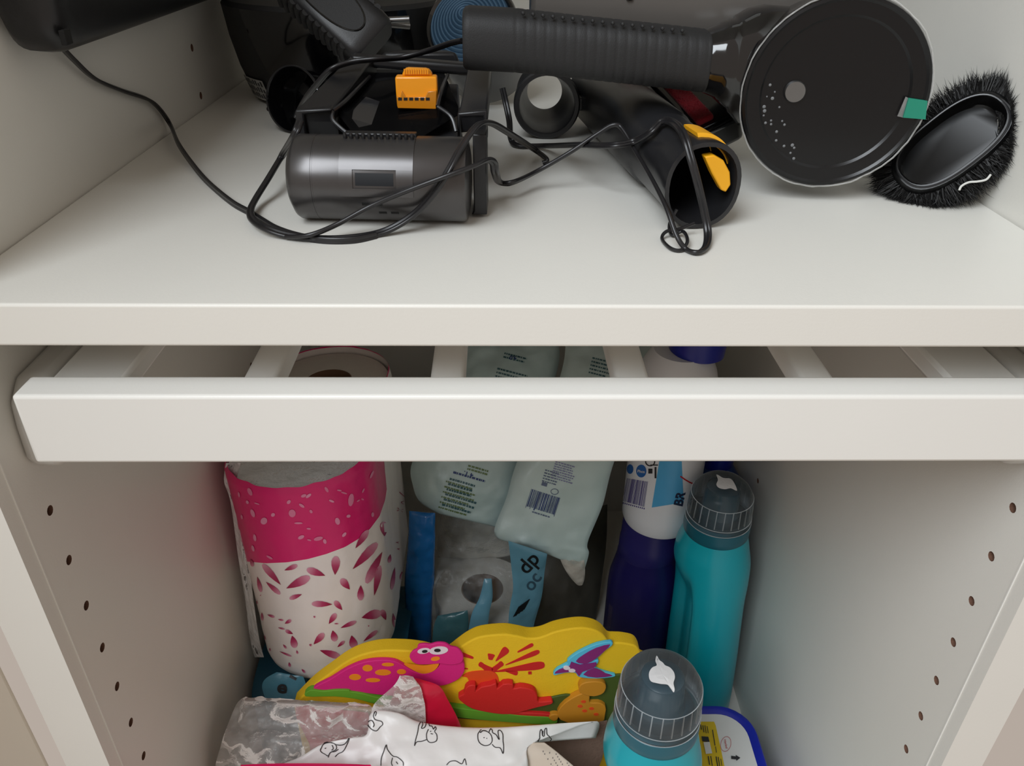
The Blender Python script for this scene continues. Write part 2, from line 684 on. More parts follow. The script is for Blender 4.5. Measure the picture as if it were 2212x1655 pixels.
# round metal knob, green sticker, speckles
q = MD.inverted() @ pP(1717, 198, DC, DN)
MB().lathe([(0.0052, -0.0008), (0.0052, 0.0004), (0.0047, 0.0011), (0.0004, 0.0011)], 32, M=MD @ Matrix.Translation((q.x, q.y, 0))).build('knob', M_dsteel, cov)
mb = MB()
cs = [MD.inverted() @ pP(x, y, DC, DN) for x, y in ((1960, 210), (2000, 216), (1996, 256), (1948, 252))]
mb.prism([(c.x, c.y) for c in cs][::-1], 0.0008, 0.0021, M=MD)
mb.build('sticker', M_green, cov, smooth=0, merge=True, label='green sticker')
cs = [MD.inverted() @ pP(x, y, DC, DN) for x, y in ((1955, 208), (1961, 211), (1949, 253), (1937, 250))]
MB().prism([(c.x, c.y) for c in cs][::-1], 0.0007, 0.0011, M=MD).build('tape_end', M_clear, cov, smooth=0, merge=True)
mb = MB()
for x, y in ((1664, 184), (1674, 199), (1657, 209), (1669, 213), (1684, 232), (1652, 240), (1651, 231), (1666, 261), (1666, 269), (1695, 270), (1678, 285), (1654, 266), (1677, 304), (1694, 316), (1712, 314), (1716, 320), (1708, 331), (1715, 343), (1650, 250), (1690, 262)):
    q = MD.inverted() @ pP(x, y, DC, DN)
    mb.lathe([(random.uniform(0.0004, 0.0009), 0.0), (0.0003, 0.0003)], 8, M=MD @ Matrix.Translation((q.x, q.y, -0.0004)))
mb.build('speckle_print', M_dots, cov)

# the grip: lofted oval, ribs cut across it
gy = 0.122
secs = [(1003, 16, 146), (1012, 10, 150), (1110, 16, 155), (1250, 32, 168), (1400, 48, 184), (1524, 62, 198)]


def gsec(x):
    for a, b in zip(secs, secs[1:]):
        if a[0] <= x <= b[0]:
            t = (x - a[0]) / (b[0] - a[0])
            return a[1] + (b[1] - a[1]) * t, a[2] + (b[2] - a[2]) * t


def gring(x, k=1.0, dep=0.0158, n=36):
    y0, y1 = gsec(x)
    p0, p1 = pY(x, y0, gy), pY(x + (y1 - y0) * -0.04, y1, gy)
    c = (p0 + p1) / 2
    h = (p0.z - p1.z) / 2 * 0.97 * k
    return [Vector((c.x, c.y + a * k, c.z + b)) for a, b in superell(dep, h, n, 3.0)]


rings = [gring(1003, 0.80), gring(1004, 0.93), gring(1009, 0.99), gring(1018, 1.0)]
rings = [[p + Vector((0.006 * (1 - abs(p.y - gy) / 0.016) ** 1, 0, 0)) if i < 1 else p for p in r] for i, r in enumerate(rings)]
n = 150
for i in range(1, n + 1):
    x = 1018 + (1520 - 1018) * i / n
    k = 1.0
    if x > 1095:
        k = 1.0 - 0.015 * max(0, math.cos(2 * PI * (x - 1095) / 21.0)) ** 3
    rings.append(gring(x, k))
rings.append(gring(1523, 0.97))
MB().loft(rings).build('grip', M_matte, hv, smooth=50)
mb = MB()
for i in range(17):
    x = 1130 + i * 21.5
    y0, y1 = gsec(x)
    mb.ball(pY(x, y0 + 10, gy - 0.0128), 0.0010, 6)
mb.build('grip_studs', M_matte, hv)
# neck between grip and drum
rings = []
for x, y0, y1, dep, yy in ((1519, 66, 196, 0.0150, gy), (1530, 61, 200, 0.0158, gy), (1548, 54, 207, 0.0175, gy + 0.001), (1552, 50, 211, 0.0190, gy + 0.002), (1572, 40, 228, 0.0205, gy + 0.004), (1577, 41, 229, 0.0200, gy + 0.004),
                           (1582, 34, 238, 0.0225, gy + 0.006), (1606, 18, 262, 0.0245, gy + 0.009), (1640, 10, 262, 0.024, gy + 0.010), (1700, 14, 250, 0.020, gy + 0.012)):
    p0, p1 = pY(x, y0, yy), pY(x - 5, y1, yy)
    c = (p0 + p1) / 2
    rings.append([Vector((c.x, c.y + a, c.z + b)) for a, b in superell(dep, (p0.z - p1.z) / 2, 36, 2.4)])
MB().loft(rings).build('neck', M_gloss, hv, smooth=50)
# motor body lying behind the grip, rising out of the picture
rings = []
for x, zc, a, b in ((-0.002, 0.218, 0.015, 0.028), (0.0, 0.218, 0.019, 0.032), (0.03, 0.218, 0.021, 0.034), (0.062, 0.217, 0.023, 0.035), (0.095, 0.215, 0.024, 0.035), (0.125, 0.211, 0.024, 0.036), (0.145, 0.204, 0.022, 0.034), (0.155, 0.198, 0.016, 0.03)):
    rings.append([Vector((x, 0.166 + p, zc + q_)) for p, q_ in superell(a, b, 32, 3.2)])
body = MB().loft(rings).build('motor_body', M_body, hv)
MB().box((0.045, 0.1425, 0.208), (0.0485, 0.1500, 0.246)).build('seam', M_gloss, body, bevel=0.0008)
MB().box((-0.010, 0.150, 0.208), (0.006, 0.176, 0.238)).build('trigger', M_blk, hv, bevel=0.003)
MB().box((0.098, 0.1412, 0.226), (0.112, 0.1450, 0.240), M=None).build('rating_plate', M_label, body, bevel=0.0004)

# --- dusting brush against the right wall
bn = Vector((-0.52, -0.66, 0.54)).normalized()
bc = pY(2056, 308, 0.1060)
bx = (pP(2150, 235, bc, bn) - pP(1945, 395, bc, bn)).normalized()
MBR = frame(bc, bn, bx)
br = thing('dusting_brush', 'black oval dusting brush with long bristles by the right wall', 'brush', (0.2, 0.11, ZS))
sup = superell(0.0300, 0.0145, 40, 3.0)


def oval(k, z, dx=0.0):
    return [MBR @ Vector((x * k + dx, y * k + (0.0012 if k < 0.9 else 0), z)) for x, y in superell(0.0300, 0.0172, 44, 2.6)]


MB().loft([oval(0.90, -0.012), oval(1.0, -0.010), oval(1.02, -0.004), oval(1.0, 0.0), oval(0.95, 0.0016), oval(0.89, 0.0018), oval(0.86, 0.0006), oval(0.84, -0.0085), oval(0.80, -0.0095)]).build('brush_body', M_bbody, br)
MB().sweep([MBR @ Vector((x, y, 0.0012)) for x, y in superell(0.0300 * 0.91, 0.0172 * 0.91, 60, 2.6)], superell(0.0009, 0.0007, 8, 2), closed=True).build('rim_bead', M_char, br)
mb = MB()
random.seed(11)
for i in range(9000):
    a = random.random() * 2 * PI
    ca, sa = math.cos(a), math.sin(a)
    base = Vector((0.0294 * math.copysign(abs(ca) ** 0.77, ca), 0.0168 * math.copysign(abs(sa) ** 0.77, sa), random.uniform(-0.011, -0.001)))
    out = Vector((ca * 0.75, sa, 0)).normalized()
    tilt = random.uniform(-0.75, 0.22)
    d = (out + Vector((random.gauss(0, 0.22), random.gauss(0, 0.22), tilt))).normalized()
    L = random.uniform(0.0070, 0.0142) * (1.15 if random.random() < 0.06 else 1.0)
    p0 = MBR @ base
    p1 = MBR @ (base + d * L * 0.6)
    p2 = MBR @ (base + d * L + Vector((random.gauss(0, .0012), random.gauss(0, .0012), random.gauss(0, .0012))))
    if p2.z < ZS + 0.0008:
        p2.z = ZS + 0.0008
    if p1.z < ZS + 0.0008:
        p1.z = ZS + 0.0008
    for p in (p0, p1, p2):
        p.x = min(p.x, W2 - 0.0012)
    s = (p2 - p0).cross(Vector((random.gauss(0, 1), random.gauss(0, 1), random.gauss(0, 1)))).normalized() * 0.00024
    s2 = s.cross((p2 - p0).normalized())
    nn = len(mb.v)
    mb.v += [p0 + s, p0 - s * .5 + s2 * .86, p0 - s * .5 - s2 * .86, p1 + s * .8, p1 - s * .4 + s2 * .7, p1 - s * .4 - s2 * .7, p2]
    for q_ in ((0, 1, 4, 3), (1, 2, 5, 4), (2, 0, 3, 5), (3, 4, 6), (4, 5, 6), (5, 3, 6)):
        mb.f.append([nn + t for t in q_])
        mb.m.append(0)
bo = mb.build('bristles', M_bristle, br, smooth=60)
bo['kind'] = 'stuff'
tp = spline([pP(x, y, bc + bn * 0.0015, bn) for x, y in ((2072, 411), (2077, 402), (2092, 394), (2112, 392), (2130, 388), (2140, 377))], 6)
tag(MB().tube(tp, 0.00055, 6).build('loose_thread', M_thread), 'short white curled thread caught on the black brush bristles', 'thread')

# --- crevice tube lying diagonally, open end towards us
ct = thing('crevice_tube', 'black crevice tube with yellow buttons, open end facing forward', 'vacuum tube', (0.075, 0.08, ZS))
A = pZ(1519, 403, ZS + 0.0205)
Bp = Vector((A.x - 0.028, A.y + 0.205, ZS + 0.0225))
ax = (A - Bp).normalized()
MC = frame(A, ax, (1, 0, 0.0))


def csec(a, b, z, n=36, e=2.2):
    # front lip is cut obliquely
    return [MC @ Vector((x, y, z)) for x, y in superell(a, b, n, e)]


Lc = (A - Bp).length
outer = [csec(0.0170, 0.0200, -Lc), csec(0.0176, 0.0208, -Lc + 0.002), csec(0.0178, 0.0210, -0.10), csec(0.0178, 0.0205, -0.062), csec(0.0168, 0.0190, -0.060), csec(0.0170, 0.0192, -0.02), csec(0.0182, 0.0202, -0.003), csec(0.0180, 0.0200, 0.0)]
inner = [csec(0.0160, 0.0180, 0.0), csec(0.0154, 0.0174, -0.004), csec(0.0150, 0.0170, -0.09)]
tb = MB()
tb.loft(outer + inner)
tb.build('tube_body', M_char, ct)
STB = Surf(tb)
mb = MB()
Oa = A + ax * 0.0003
poly = [MC.inverted() @ pP(x, y, A, ax) for x, y in ((1524, 338), (1545, 334), (1566, 346), (1580, 372), (1582, 400), (1571, 417), (1560, 412), (1540, 375))]
mb.prism([(p.x * 0.97, p.y * 0.97) for p in poly][::-1], -0.006, -0.0006, M=MC)
mb.build('catch', M_yellow, ct, bevel=0.0006, merge=True, label='yellow catch inside the mouth')
# push button on the outside of the tube
aa = math.radians(60)
bt = []
for z, k in ((-0.030, 0.94), (-0.029, 1.04), (-0.011, 1.07), (-0.009, 0.94)):
    bt.append([MC @ Vector((0.0176 * k * math.cos(t), 0.0200 * k * math.sin(t), z)) for t in [aa + (i - 8) / 8 * 0.62 for i in range(17)]])
bt = [[p for p in r] + [MC @ ((MC.inverted() @ p) * 1.0 - Vector(((MC.inverted() @ p).x * 0.08, (MC.inverted() @ p).y * 0.08, 0))) for p in r[::-1]] for r in bt]
MB().loft(bt).build('push_button', M_yellow, ct, label='yellow push button', merge=True)

# --- short tube sleeve seen end-on
RC = Vector((0.0120, 0.222, ZS + 0.0212))
ra = Vector((-0.02, -1, 0.01)).normalized()
MR = frame(RC, ra, (1, 0, 0))
sl = thing('tube_sleeve', 'short black tube sleeve seen end-on below the grip', 'vacuum tube', (0.012, 0.24, ZS))
MB().lathe([(0.0118, -0.046), (0.0185, -0.046), (0.0190, -0.044), (0.0190, -0.010), (0.0205, -0.009), (0.0210, -0.006), (0.0210, -0.001), (0.0200, 0.0), (0.0178, 0.0), (0.0172, -0.002), (0.0170, -0.020), (0.0150, -0.030), (0.0122, -0.043), (0.0118, -0.046)],
           56, M=MR, cap0=False, cap1=False).build('sleeve', M_blk, sl)
MB().box((0.0195, -0.004, -0.014), (0.0232, 0.004, -0.004), M=MR).build('lug', M_blk, sl, bevel=0.0008)

# --- floor nozzle with a red velvet strip under the vacuum
fn = thing('velvet_nozzle', 'black floor nozzle with red velvet strip under the handheld vacuum', 'vacuum nozzle', (0.12, 0.22, ZS))
P0 = pZ(1545, 288, ZS + 0.022) + Vector((0.007, 0, 0))
P1 = pZ(1325, 160, ZS + 0.022) + Vector((0.012, 0, 0))
an = (P1 - P0).normalized()
MN = frame(P0, Vector((-0.35, -0.35, 0.87)), an)
Ln = (P1 - P0).length
MB().box((0, -0.010, -0.0100), (Ln, 0.017, 0.0085), M=MN).build('nozzle_body', M_gloss, fn, bevel=0.004, seg=3)
MB().box((0.006, 0.0035, 0.0075), (Ln - 0.006, 0.0135, 0.0118), M=MN).build('velvet_strip', M_red, fn, bevel=0.0018, seg=3)
mb = MB()
random.seed(5)
for i in range(900):
    u, w = random.uniform(0.007, Ln - 0.007), random.uniform(0.0038, 0.0132)
    p = Vector((u, w, 0.0116))
    d = Vector((random.gauss(0, .4), random.gauss(0, .4), 1)).normalized() * random.uniform(0.0006, 0.0013)
    mb.add([p + Vector((0.0002, 0, 0)), p - Vector((0.0002, 0, 0)), p + Vector((0, 0.0003, 0)), p + d], [(0, 2, 3), (2, 1, 3), (1, 0, 3)], 0, MN)
o = mb.build('velvet_pile', M_red, fn)
o['kind'] = 'stuff'

# --- motor head in front: grey lacquered roller housing, black cradle, orange latch
mh = thing('motor_head', 'dark grey motor head with orange latch and black cradle', 'vacuum head', (-0.075, 0.095, ZS))
yaw = Matrix.Rotation(math.radians(-2.5), 4, 'Z')
MH = Matrix.Translation((-0.0725, 0.0730, ZS)) @ yaw
HR = 0.0192
HL = 0.0395


def cyl_x(prof, seg=56):
    """Lathe about the local x axis: prof of (x, r)."""
    R = Matrix(((0, 0, 1, 0), (1, 0, 0, 0), (0, 1, 0, 0), (0, 0, 0, 1)))
    return MB().lathe([(r, x) for x, r in prof], seg, M=MH @ Matrix.Translation((0, 0, HR + 0.0004)) @ R)


hs = cyl_x([(-HL - 0.0030, HR * 0.45), (-HL - 0.0022, HR * 0.75), (-HL, HR * 0.95), (-HL + 0.0015, HR), (-HL + 0.0100, HR), (-HL + 0.0101, HR * 0.992), (-HL + 0.0108, HR * 0.992), (-HL + 0.0109, HR),
       (HL - 0.0014, HR), (HL, HR * 0.96), (HL + 0.001, HR * 0.7)])
hs.build('housing', M_gun, mh)
SHS = Surf(hs)
# centre panel, slightly proud, carrying the recessed window


def arc_pt(x, a, k=1.0):
    return MH @ Vector((x, -HR * k * math.cos(a), HR + 0.0004 + HR * k * math.sin(a)))


x0, x1 = -0.0165, 0.0165


def panel(xa, xb, a0, a1, k0, k1, nx=1, na=14):
    mb = MB()
    ring = []
    top = [[arc_pt(xa + (xb - xa) * i / nx, a0 + (a1 - a0) * j / na, k1) for j in range(na + 1)] for i in range(nx + 1)]
    bot = [[arc_pt(xa + (xb - xa) * i / nx, a0 + (a1 - a0) * j / na, k0) for j in range(na + 1)] for i in range(nx + 1)]
    for i in range(nx + 1):
        ring.append(top[i] + bot[i][::-1])
    return mb.loft(ring)


a_top, a_bot = math.radians(82), math.radians(-8)
wa0, wa1 = math.radians(3), math.radians(27)
wx0, wx1 = x0 + 0.0060, x1 - 0.0075
pm = MB()
for xa, xb, b0, b1 in ((x0, x1, wa1, a_top), (x0, x1, a_bot, wa0), (x0, wx0, wa0, wa1), (wx1, x1, wa0, wa1)):
    t = panel(xa, xb, b0, b1, 0.95, 1.03)
    pm.add(t.v, t.f)
pm.build('centre_panel', M_gun, mh, merge=True, smooth=30)
panel(wx0, wx1, wa0, wa1, 0.94, 0.99).build('window_recess', M_gun2, mh)
mb = MB()
t = panel(wx0 + 0.0012, wx1 - 0.0012, wa0 + 0.06, wa1 - 0.07, 0.96, 1.004)
mb.add(t.v, t.f)
mb.build('window_glass', mat('dark_window_plastic', (26, 28, 32), rough=0.55, spec=0.3), mh)
mb = MB()
for xa, ang in ((-0.0055, -20), (0.0002, -20), (0.0015, -36), (0.0070, -36)):
    t = panel(xa - 0.0018, xa + 0.0018, math.radians(ang - 2.2), math.radians(ang + 2.2), 0.98, 1.004, 1, 3)
    mb.add(t.v, t.f)
mb.build('vent_slots', M_hollow, mh)
# row of contact springs above the panel
for i in range(12):
    x = x0 + 0.0013 + i * 0.00275
    p = MH @ Vector((x, -0.0035, HR * 1.92))
    mb = MB()
    mb.lathe([(0.0005, 0), (0.0009, 0.0006), (0.0009, 0.0040), (0.0006, 0.0048)], 10, M=frame(p, (0, -0.35, 0.9)))
    mb.build('spring_contact', M_char, mh)
MB().box((x0, -0.001, HR * 1.92), (x1, 0.004, HR * 2.10), M=MH).build('contact_bar', M_blk, mh, bevel=0.0006)

# the black cradle standing behind the housing


def beam(mb, a, b, w, h, up=(0, 0, 1)):
    a, b = Vector(a), Vector(b)
    return mb.sweep([a, b], [(-w / 2, -h / 2), (w / 2, -h / 2), (w / 2, h / 2), (-w / 2, h / 2)], up=up)


def hull_plate(mb, pts, d):
    """Closed outline of 3D points given thickness along d."""
    d = Vector(d)
    n = len(pts)
    k = len(mb.v)
    mb.v += [Vector(p) for p in pts] + [Vector(p) + d for p in pts]
    mb.f.append(list(range(k, k + n))[::-1])
    mb.f.append(list(range(k + n, k + 2 * n)))
    mb.m += [0, 0]
    for i in range(n):
        j = (i + 1) % n
        mb.f.append([k + i, k + j, k + n + j, k + n + i])
        mb.m.append(0)
    return mb


Y1, Y2 = 0.097, 0.168
zl = pY(640, 236, Y1).z
# left arm: short front post, level top, then a leg sloping back to the neck
mb = MB()
hull_plate(mb, [pY(x, y, Y1) for x, y in ((637, 238), (716, 234), (716, 242), (656, 248), (664, 312), (640, 312))], (0, 0.012, 0))
mb.build('arm_front_left', M_blk, mh, bevel=0.0008, merge=True)
mb = MB()
a, b = pY(640, 236, Y1 + 0.002), pY(718, 236, Y1 + 0.002)
c, d = pY(812, 118, Y2), pY(760, 118, Y2)
hull_plate(mb, [a, b, c, d], (0, 0.002, -0.012))
mb.build('arm_left', M_blk, mh, bevel=0.001, merge=True)
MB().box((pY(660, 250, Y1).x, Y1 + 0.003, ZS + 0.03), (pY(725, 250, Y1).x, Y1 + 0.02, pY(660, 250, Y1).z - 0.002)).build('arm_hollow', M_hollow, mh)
# right arm
mb = MB()
a, b = pY(990, 246, Y1), pY(1052, 240, Y1)
c, d = pY(1062, 142, Y2 - 0.01), pY(1012, 140, Y2 - 0.01)
hull_plate(mb, [a, b, c, d], (0, 0.003, -0.010))
mb.build('arm_right', M_char, mh, bevel=0.001, merge=True)
mb = MB()
hull_plate(mb, [pY(x, y, Y1) for x, y in ((988, 244), (1052, 238), (1054, 300), (1046, 302), (1043, 252), (996, 254), (996, 300), (988, 300))], (0, 0.012, 0))
mb.build('arm_front_right', M_blk, mh, bevel=0.0008, merge=True)
# back bridge and neck
mb = MB()
beam(mb, pY(760, 128, Y2), pY(1030, 150, Y2), 0.010, 0.006)
mb.build('bridge', M_blk, mh, bevel=0.002, seg=3)
MB().loft([[pY(x, y, 0.19) for x, y in ((800, 150), (1000, 150), (985, 112), (830, 112))], [pY(x, y, 0.225) for x, y in ((820, 150), (985, 150), (970, 108), (845, 108))]]).build('neck_block', M_blk, mh, bevel=0.002, merge=True)
# the tray floor between the arms, and the smoked bin
mb = MB()
pts = [pY(664, 306, Y1), pY(1000, 304, Y1), pY(990, 180, Y2), pY(780, 180, Y2)]
hull_plate(mb, pts, (0, 0, -0.012))
mb.build('tray', M_char, mh, bevel=0.001, merge=True)
bin_ = MB()
z0 = [pY(728, 246, Y1 + 0.008), pY(770, 302, Y1 - 0.004), pY(905, 302, Y1 - 0.004), pY(990, 250, Y1 + 0.008), pY(960, 176, Y2 - 0.006), pY(800, 176, Y2 - 0.006)]
hull_plate(bin_, z0, (0, 0.004, 0.004))
bin_.build('bin_rim', M_smoke, mh, bevel=0.0006, merge=True)
mb = MB()
for pts, r in ((((722, 246), (724, 268), (760, 300)), 0.0011), (((722, 246), (752, 222), (800, 172)), 0.0011), (((946, 236), (975, 258), (986, 290)), 0.0010), (((946, 236), (955, 200), (968, 168)), 0.0009)):
    yy = [Y1 + 0.006, Y1 + 0.004, Y1] if pts[2][1] > 250 else [Y1 + 0.006, Y1 + 0.02, Y2 - 0.01]
    MB().tube(spline([pY(x, y, w) + Vector((0, -0.003, 0.002)) for (x, y), w in zip(pts, yy)], 6), r, 8).build('bin_edge', M_char, mh)

# latch
yl = 0.110
lt = MB()
hull_plate(lt, [pY(x, y, yl) for x, y in ((853, 166), (943, 166), (945, 200), (943, 236), (858, 234), (855, 200))], (0, 0.007, 0))
la = lt.build('latch', M_orange, mh, bevel=0.0008, merge=True, label='orange latch')
mb = MB()
hull_plate(mb, [pY(x, y, yl - 0.0012) for x, y in ((857, 208), (864, 212), (868, 196), (876, 210), (918, 210), (924, 198), (943, 196), (942, 236), (859, 234))], (0, 0.002, 0))
mb.build('latch_flange', M_amber, la, bevel=0.0003, merge=True)
mb = MB()
hull_plate(mb, [pY(x, y, yl + 0.002) for x, y in ((866, 166), (874, 148), (926, 150), (936, 166))], (0, 0.006, 0))
mb.build('thumb_rest', M_orange, la, bevel=0.0015, merge=True)
mb = MB()
for i in range(6):
    hull_plate(mb, [pY(x, y, yl - 0.0014) for x, y in ((860 + i * 12, 211), (868 + i * 12, 211), (868 + i * 12, 217), (860 + i * 12, 217))], (0, 0.001, 0))
mb.build('latch_slots', M_hollow, la, smooth=0)
mb = MB()
for i in range(11):
    mb.tube([pY(874 + i * 5, 149, yl + 0.0015), pY(874 + i * 5, 160, yl + 0.0015)], 0.0005, 6)
mb.build('latch_ribs', M_orange, la)
# the flat blade at the right end of the housing
mb = MB()
hull_plate(mb, [pY(x, y, 0.0740) for x, y in ((1021, 290), (1050, 292), (1052, 464), (1019, 464), (1024, 456))], (0.0005, 0.020, 0))
mb.build('end_blade', M_blk, mh, bevel=0.0005, merge=True)

# --- glossy filter cup lying on its side
fc = thing('filter_cup', 'glossy black filter cup lying on its side beside the grey motor head', 'cup', (-0.145, 0.24, ZS))
FO = Vector((-0.1500, 0.236, ZS + 0.0205))
fa = Vector((-0.38, -0.90, 0.22)).normalized()
MF = frame(FO, fa, (1, 0, 0))
MB().lathe([(0.006, -0.036), (0.012, -0.0345), (0.0165, -0.029), (0.0185, -0.016), (0.0196, -0.004), (0.0204, -0.001), (0.0204, 0.0), (0.0196, 0.0003), (0.0188, -0.001), (0.0176, -0.014), (0.0150, -0.026), (0.0115, -0.031), (0.0010, -0.032)],
           60, M=MF, cap1=False).build('cup', M_gloss, fc)
MB().sweep([MF @ Vector((0.0204 * math.cos(t), 0.0204 * math.sin(t), 0)) for t in [2 * PI * k / 60 for k in range(60)]], superell(0.0005, 0.0005, 8, 2), closed=True).build('rim', M_char, fc)
tn = (MF.inverted() @ pP(566, 240, FO, fa)).normalized()
MB().ball(MF @ Vector((tn.x * 0.0208, tn.y * 0.0208, -0.001)), 0.0016, 8).build('nub', M_blk, fc)
MB().box((-0.004, -0.016, -0.030), (0.004, 0.016, -0.0255), M=MF @ Matrix.Rotation(0.9, 4, 'Z')).build('cross_rib', M_blk, fc, bevel=0.001)

# --- big black canister standing at the back on the left
cn = thing('canister', 'large black vacuum canister standing in the back left corner', 'canister', (-0.137, 0.385, ZS))
MCN = Matrix.Translation((-0.1400, 0.3640, ZS))
MB().lathe([(0.060, 0.0), (0.066, 0.0015), (0.070, 0.008), (0.0755, 0.024), (0.0800, 0.045), (0.0825, 0.066), (0.0800, 0.0690), (0.060, 0.0700)], 72, M=MCN).build('shell', M_matte, cn)
mb = MB()
mb.grid(lambda u, v: MCN @ Vector(((0.0708 + 0.0122 * math.sin(v * 1.5)) * math.cos(-2.05 + u * 1.5 - v * 0.25), (0.0708 + 0.0122 * math.sin(v * 1.5)) * math.sin(-2.05 + u * 1.5 - v * 0.25), 0.006 + 0.060 * v)), 30, 14)
mb.build('front_panel', M_gloss, cn)
mb = MB()


def cann(u, v):
    a = -2.72 + u * 0.46
    z = 0.0030 + 0.0155 * v
    r = 0.0672 + z * 0.36 + 0.0012
    return MCN @ Vector((r * math.cos(a), r * math.sin(a), z))


mb.grid(cann, 10, 6)
lb = mb.build('label_sticker', M_label, cn)
mb = MB()
for i in range(9):
    for j in range(3):
        u0 = 0.05 + i * 0.105
        v0 = 0.10 + j * 0.30
        mb.grid(lambda u, v: cann(u0 + u * 0.055, v0 + v * (0.24 if (i + j) % 3 else 0.16)) + Vector((-0.0001, -0.0003, 0.0)), 1, 2)
mb.build('label_print', M_ink, lb)

# --- long black body lying along the left wall on top of the canister
lb_ = thing('vacuum_wand', 'long black vacuum body resting on the canister by the left wall', 'vacuum part', (-0.217, 0.2, 0.191))
rings = []
for yy, k, dz in ((0.071, 0.55, 0.004), (0.073, 0.80, 0.002), (0.078, 0.95, 0.0004), (0.086, 1.0, 0), (0.14, 1.0, 0), (0.25, 0.98, 0), (0.40, 0.96, 0)):
    rings.append([Vector((-0.2168 + x * k, yy, 0.2155 + z * k + dz)) for x, z in superell(0.0140, 0.0250, 32, 3.4)])
MB().loft(rings).build('wand_shell', M_blk, lb_)
q0 = pX(146, 80, -0.2025)
MB().box((-0.2045, q0.y - 0.003, q0.z - 0.003), (-0.2020, q0.y + 0.003, q0.z + 0.003)).build('socket', M_hollow, lb_, bevel=0.0004)
MB().box((-0.2290, 0.080, 0.2395), (-0.2080, 0.30, 0.2425)).build('white_top_strip', M_plast, lb_, bevel=0.001)

# --- power adapter with ribbed sides, plug end towards the right
pa = thing('power_adapter', 'black power adapter with ribbed grip sides above the motor head', 'adapter', (-0.10, 0.26, 0.19))
pc = pY(742, 40, 0.232)
pl_ = (pY(835, 100, 0.232) - pY(700, -40, 0.232)).normalized()
pn = Vector((0.10, -0.86, 0.50)).normalized()
MPA = frame(pc, pn, pl_)
MB().loft([[MPA @ Vector((x, y * k, z * k)) for y, z in superell(0.0175, 0.0135, 32, 5)] for x, k in ((-0.040, 0.9), (-0.038, 1.0), (0.0, 1.0), (0.017, 1.0), (0.0225, 0.97), (0.0245, 0.90))]).build('adapter_body', M_blk, pa)
MB().sweep([MPA @ Vector((-0.010 + x, y, 0.0136)) for x, y in superell(0.026, 0.0105, 48, 2.2)], superell(0.0005, 0.0006, 8, 2), closed=True).build('oval_groove', M_gloss, pa)
MB().prism(superell(0.0254, 0.0100, 40, 2.2), 0.0128, 0.0138, M=MPA @ Matrix.Translation((-0.010, 0, 0))).build('oval_pad', M_matte, pa)
for s in (-1, 1):
    for i in range(11):
        x = 0.014 - i * 0.0047
        mb = MB()
        mb.tube([MPA @ Vector((x, s * 0.0155, 0.0118)), MPA @ Vector((x - 0.001, s * 0.0170, 0.0070)), MPA @ Vector((x - 0.001, s * 0.0172, -0.0060))], 0.0020, 10)
        mb.build('grip_rib', M_matte, pa)
# plug pins
for s in (-1, 1):
    MB().tube([MPA @ Vector((0.018, 0.014, -0.010 + s * 0.002)) + Vector((0.0, 0, 0.004)), MPA @ Vector((0.030, 0.026, -0.012 + s * 0.005)) + Vector((0.0, 0, 0.004))], 0.0020, 12).build('plug_pin', M_steel, pa)

# --- ringed dust cup standing behind
dc = thing('dust_cup', 'glossy black dust cup with ringed top coloured by a painted blue reflection behind the adapter', 'dust cup', (-0.06, 0.33, ZS))
dca = Vector((-0.25, -0.75, 0.60)).normalized()
DCC = pY(1014, 50, 0.300)
MDC = frame(DCC, dca, (1, 0, 0))
RDC = 0.0330
LDC = (DCC.z - RDC * math.sqrt(1 - dca.z ** 2) - ZS - 0.0004) / dca.z
MB().lathe([(RDC * 0.97, -LDC), (RDC, -LDC + 0.002), (RDC, -0.010), (RDC * 0.97, -0.009), (RDC * 0.97, -0.007), (RDC, -0.006), (RDC * 0.98, -0.001), (RDC * 0.93, 0.0008), (RDC * 0.86, -0.0006)], 64, M=MDC, cap1=False).build('cup_wall', M_gloss, dc)
prof = [(RDC * 0.86, -0.0006)]
for i in range(10):
    r = RDC * 0.85 - i * 0.0026
    z = 0.0004 + 0.0013 * i
    prof += [(r, z), (r - 0.0009, z + 0.0012), (r - 0.0018, z + 0.0011), (r - 0.0023, z + 0.0004)]
prof += [(0.0003, 0.0136)]
MB().lathe(prof, 64, M=MDC, cap0=False, cap1=False).build('ringed_filter', M_blue_r, dc, smooth=25)

# --- the charging cord
CP = []
fig8 = []
for k in range(10):
    t = PI * 0.15 + (2 * PI - PI * 0.3) * k / 9
    fig8.append((0.00085 - 0.00105 * 0 + 0.00105 * -math.cos(t) * -1, 0.00105 * math.sin(t)))
rr, cc = 0.00105, 0.0009
prof8 = [(cc + rr * math.cos(t), rr * math.sin(t)) for t in [-PI * 0.8 + 1.6 * PI * k / 8 for k in range(9)]] + [(-cc + rr * math.cos(t), rr * math.sin(t)) for t in [PI * 0.2 + 1.6 * PI * k / 8 for k in range(9)]]


def on(S_, x, y, Y, off=0.0026):
    """A cord point at depth Y, or lying on the surface S_ where that is nearer."""
    p = pY(x, y, Y)
    h = S_.at(x, y, 0.0)
    if h is not None and h.y < p.y + off:
        return h - ray(x, y).normalized() * off
    return p


def cord(name, pts, label, parent=None, prof=None):
    P = spline(pts, 9)
    o = MB().sweep(P, prof or prof8, up=(0.2, 0.3, 1)).build(name, M_cord, parent, smooth=60)
    if label:
        tag(o, label, 'cord', None)
    return o


